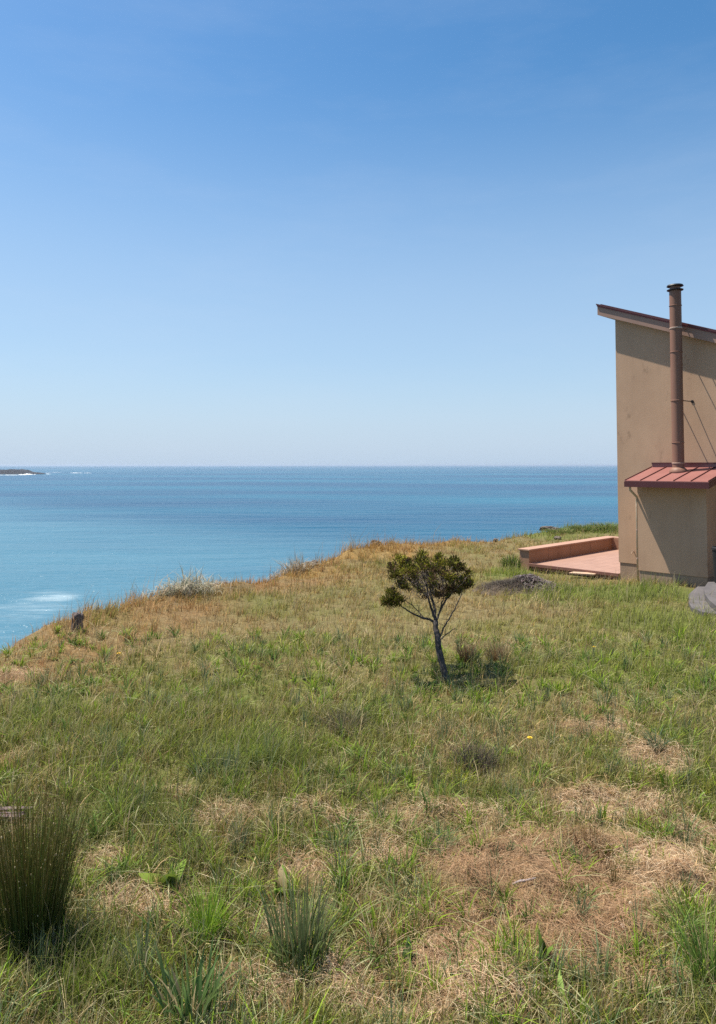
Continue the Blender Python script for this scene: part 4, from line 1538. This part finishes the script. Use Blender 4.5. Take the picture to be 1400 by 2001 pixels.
M_yel = surface('yellow_petals', (.75, .50, .01), (.85, .62, .02), .6, 20, 0)
M_stalk = surface('flower_stalk', (.10, .15, .03), (.14, .2, .05), .7, 20, 0)
for px, py, hh, lab in [(1036, 1466, .11, 'single yellow dandelion flower on the green slope'), (232, 1292, .10, 'yellow flower on the left of the slope below the cliff edge'),
                        (1162, 1276, .08, 'yellow flower in the grass below the steps')]:
    c = G(px, py)
    f_ = empty('wildflower', c, lab, 'flower', 'yellow wildflowers')
    mb = MB()
    mb.tube([(0, 0, 0), (.004, 0, hh * .5), (0, .004, hh)], .0022, 5)
    mb.build('stalk', M_stalk, f_)
    mb = MB()
    for ring, (r1, zz, m) in enumerate([(.024, .004, 13), (.017, .009, 11), (.009, .012, 8)]):
        for e in range(m):
            an = 2 * math.pi * (e + ring * .5) / m
            d_, w2 = Vector((math.cos(an), math.sin(an), 0)), Vector((-math.sin(an), math.cos(an), 0)) * .0042
            mb.add([Vector((0, 0, hh)) - w2 * .4, Vector((0, 0, hh)) + w2 * .4, d_ * r1 + w2 + up * (hh + zz), d_ * r1 - w2 + up * (hh + zz)], [(0, 1, 2, 3)])
    mb.build('petals', M_yel, f_)

# ================================================================== LIGHT
SUN_EL, SUN_XY = R(65.5), Vector((-.926, .378)).normalized()
w = bpy.data.worlds.new("World")
sc.world = w
w.use_nodes = True
nt = w.node_tree
L = nt.links.new
sky = nt.nodes.new('ShaderNodeTexSky')
sky.sky_type = 'NISHITA'
sky.sun_disc = False
sky.sun_elevation = SUN_EL
sky.sun_rotation = math.atan2(SUN_XY.x, SUN_XY.y)
sky.air_density, sky.dust_density, sky.ozone_density = 1.0, 1.0, 3.2
hs = N(nt, 'ShaderNodeHueSaturation', Hue=.493, Saturation=1.28, Value=1.24)
L(sky.outputs[0], hs.inputs['Color'])
# pale marine air low over the horizon
tc = N(nt, 'ShaderNodeTexCoord')
sx = N(nt, 'ShaderNodeSeparateXYZ')
L(tc.outputs['Generated'], sx.inputs[0])
rp = N(nt, 'ShaderNodeValToRGB')
rp.color_ramp.interpolation = 'EASE'
e = rp.color_ramp.elements
e[0].position, e[0].color = 0.0, (.85, .85, .85, 1)
e[1].position, e[1].color = .52, (0, 0, 0, 1)
k_ = rp.color_ramp.elements.new(.16)
k_.color = (.56, .56, .56, 1)
L(sx.outputs['Z'], rp.inputs['Fac'])
mx = N(nt, 'ShaderNodeMixRGB')
L(rp.outputs['Color'], mx.inputs['Fac'])
L(hs.outputs['Color'], mx.inputs['Color1'])
mx.inputs['Color2'].default_value = (4.2, 5.4, 6.9, 1)
mp = N(nt, 'ShaderNodeMapping')
mp.inputs['Scale'].default_value = (2.2, 2.2, 9)
mp.inputs['Rotation'].default_value = (0, R(12), 0)
L(tc.outputs['Generated'], mp.inputs['Vector'])
cn = N(nt, 'ShaderNodeTexNoise', Scale=1.6, Detail=7., Roughness=.62)
L(mp.outputs['Vector'], cn.inputs['Vector'])
cr = N(nt, 'ShaderNodeValToRGB')
cr.color_ramp.elements[0].position, cr.color_ramp.elements[1].position = .48, .85
cr.color_ramp.elements[1].color = (.10, .10, .10, 1)
L(cn.outputs['Fac'], cr.inputs['Fac'])
mc = N(nt, 'ShaderNodeMixRGB')
L(cr.outputs['Color'], mc.inputs['Fac'])
L(mx.outputs['Color'], mc.inputs['Color1'])
mc.inputs['Color2'].default_value = (5.6, 6.2, 7.2, 1)
bg = nt.nodes['Background']
L(mc.outputs['Color'], bg.inputs['Color'])
bg.inputs['Strength'].default_value = .066
ld = bpy.data.lights.new('sun', 'SUN')
ld.energy, ld.angle, ld.color = 5.0, R(.5), (1, .93, .80)
so = bpy.data.objects.new('sun', ld)
COL.objects.link(so)
so.rotation_euler = Vector((SUN_XY.x * math.cos(SUN_EL), SUN_XY.y * math.cos(SUN_EL), math.sin(SUN_EL))).to_track_quat('Z', 'Y').to_euler()
vs_ = sc.view_settings
vs_.view_transform, vs_.look, vs_.exposure, vs_.gamma, vs_.use_curve_mapping = 'Standard', 'None', .94, 1, False
sc.render.film_transparent = False
sc.cycles.use_denoising = False
sc.cycles.adaptive_threshold = .005

# ================================================================== AIR
M_haze = bpy.data.materials.new('haze')
M_haze.use_nodes = True
nt = M_haze.node_tree
nt.nodes.remove(nt.nodes['Principled BSDF'])
pv = nt.nodes.new('ShaderNodeVolumePrincipled')
pv.inputs['Color'].default_value = (.58, .69, .86, 1)
pv.inputs['Density'].default_value = .00006
pv.inputs['Anisotropy'].default_value = .3
nt.links.new(pv.outputs[0], nt.nodes['Material Output'].inputs['Volume'])
mb = MB()
mb.prism([(-96000, -3100, SEA_Z - 6), (96000, -3100, SEA_Z - 6), (96000, 98000, SEA_Z - 6), (-96000, 98000, SEA_Z - 6)], (0, 0, 40))
tag(mb.build('haze', M_haze), kind='stuff')
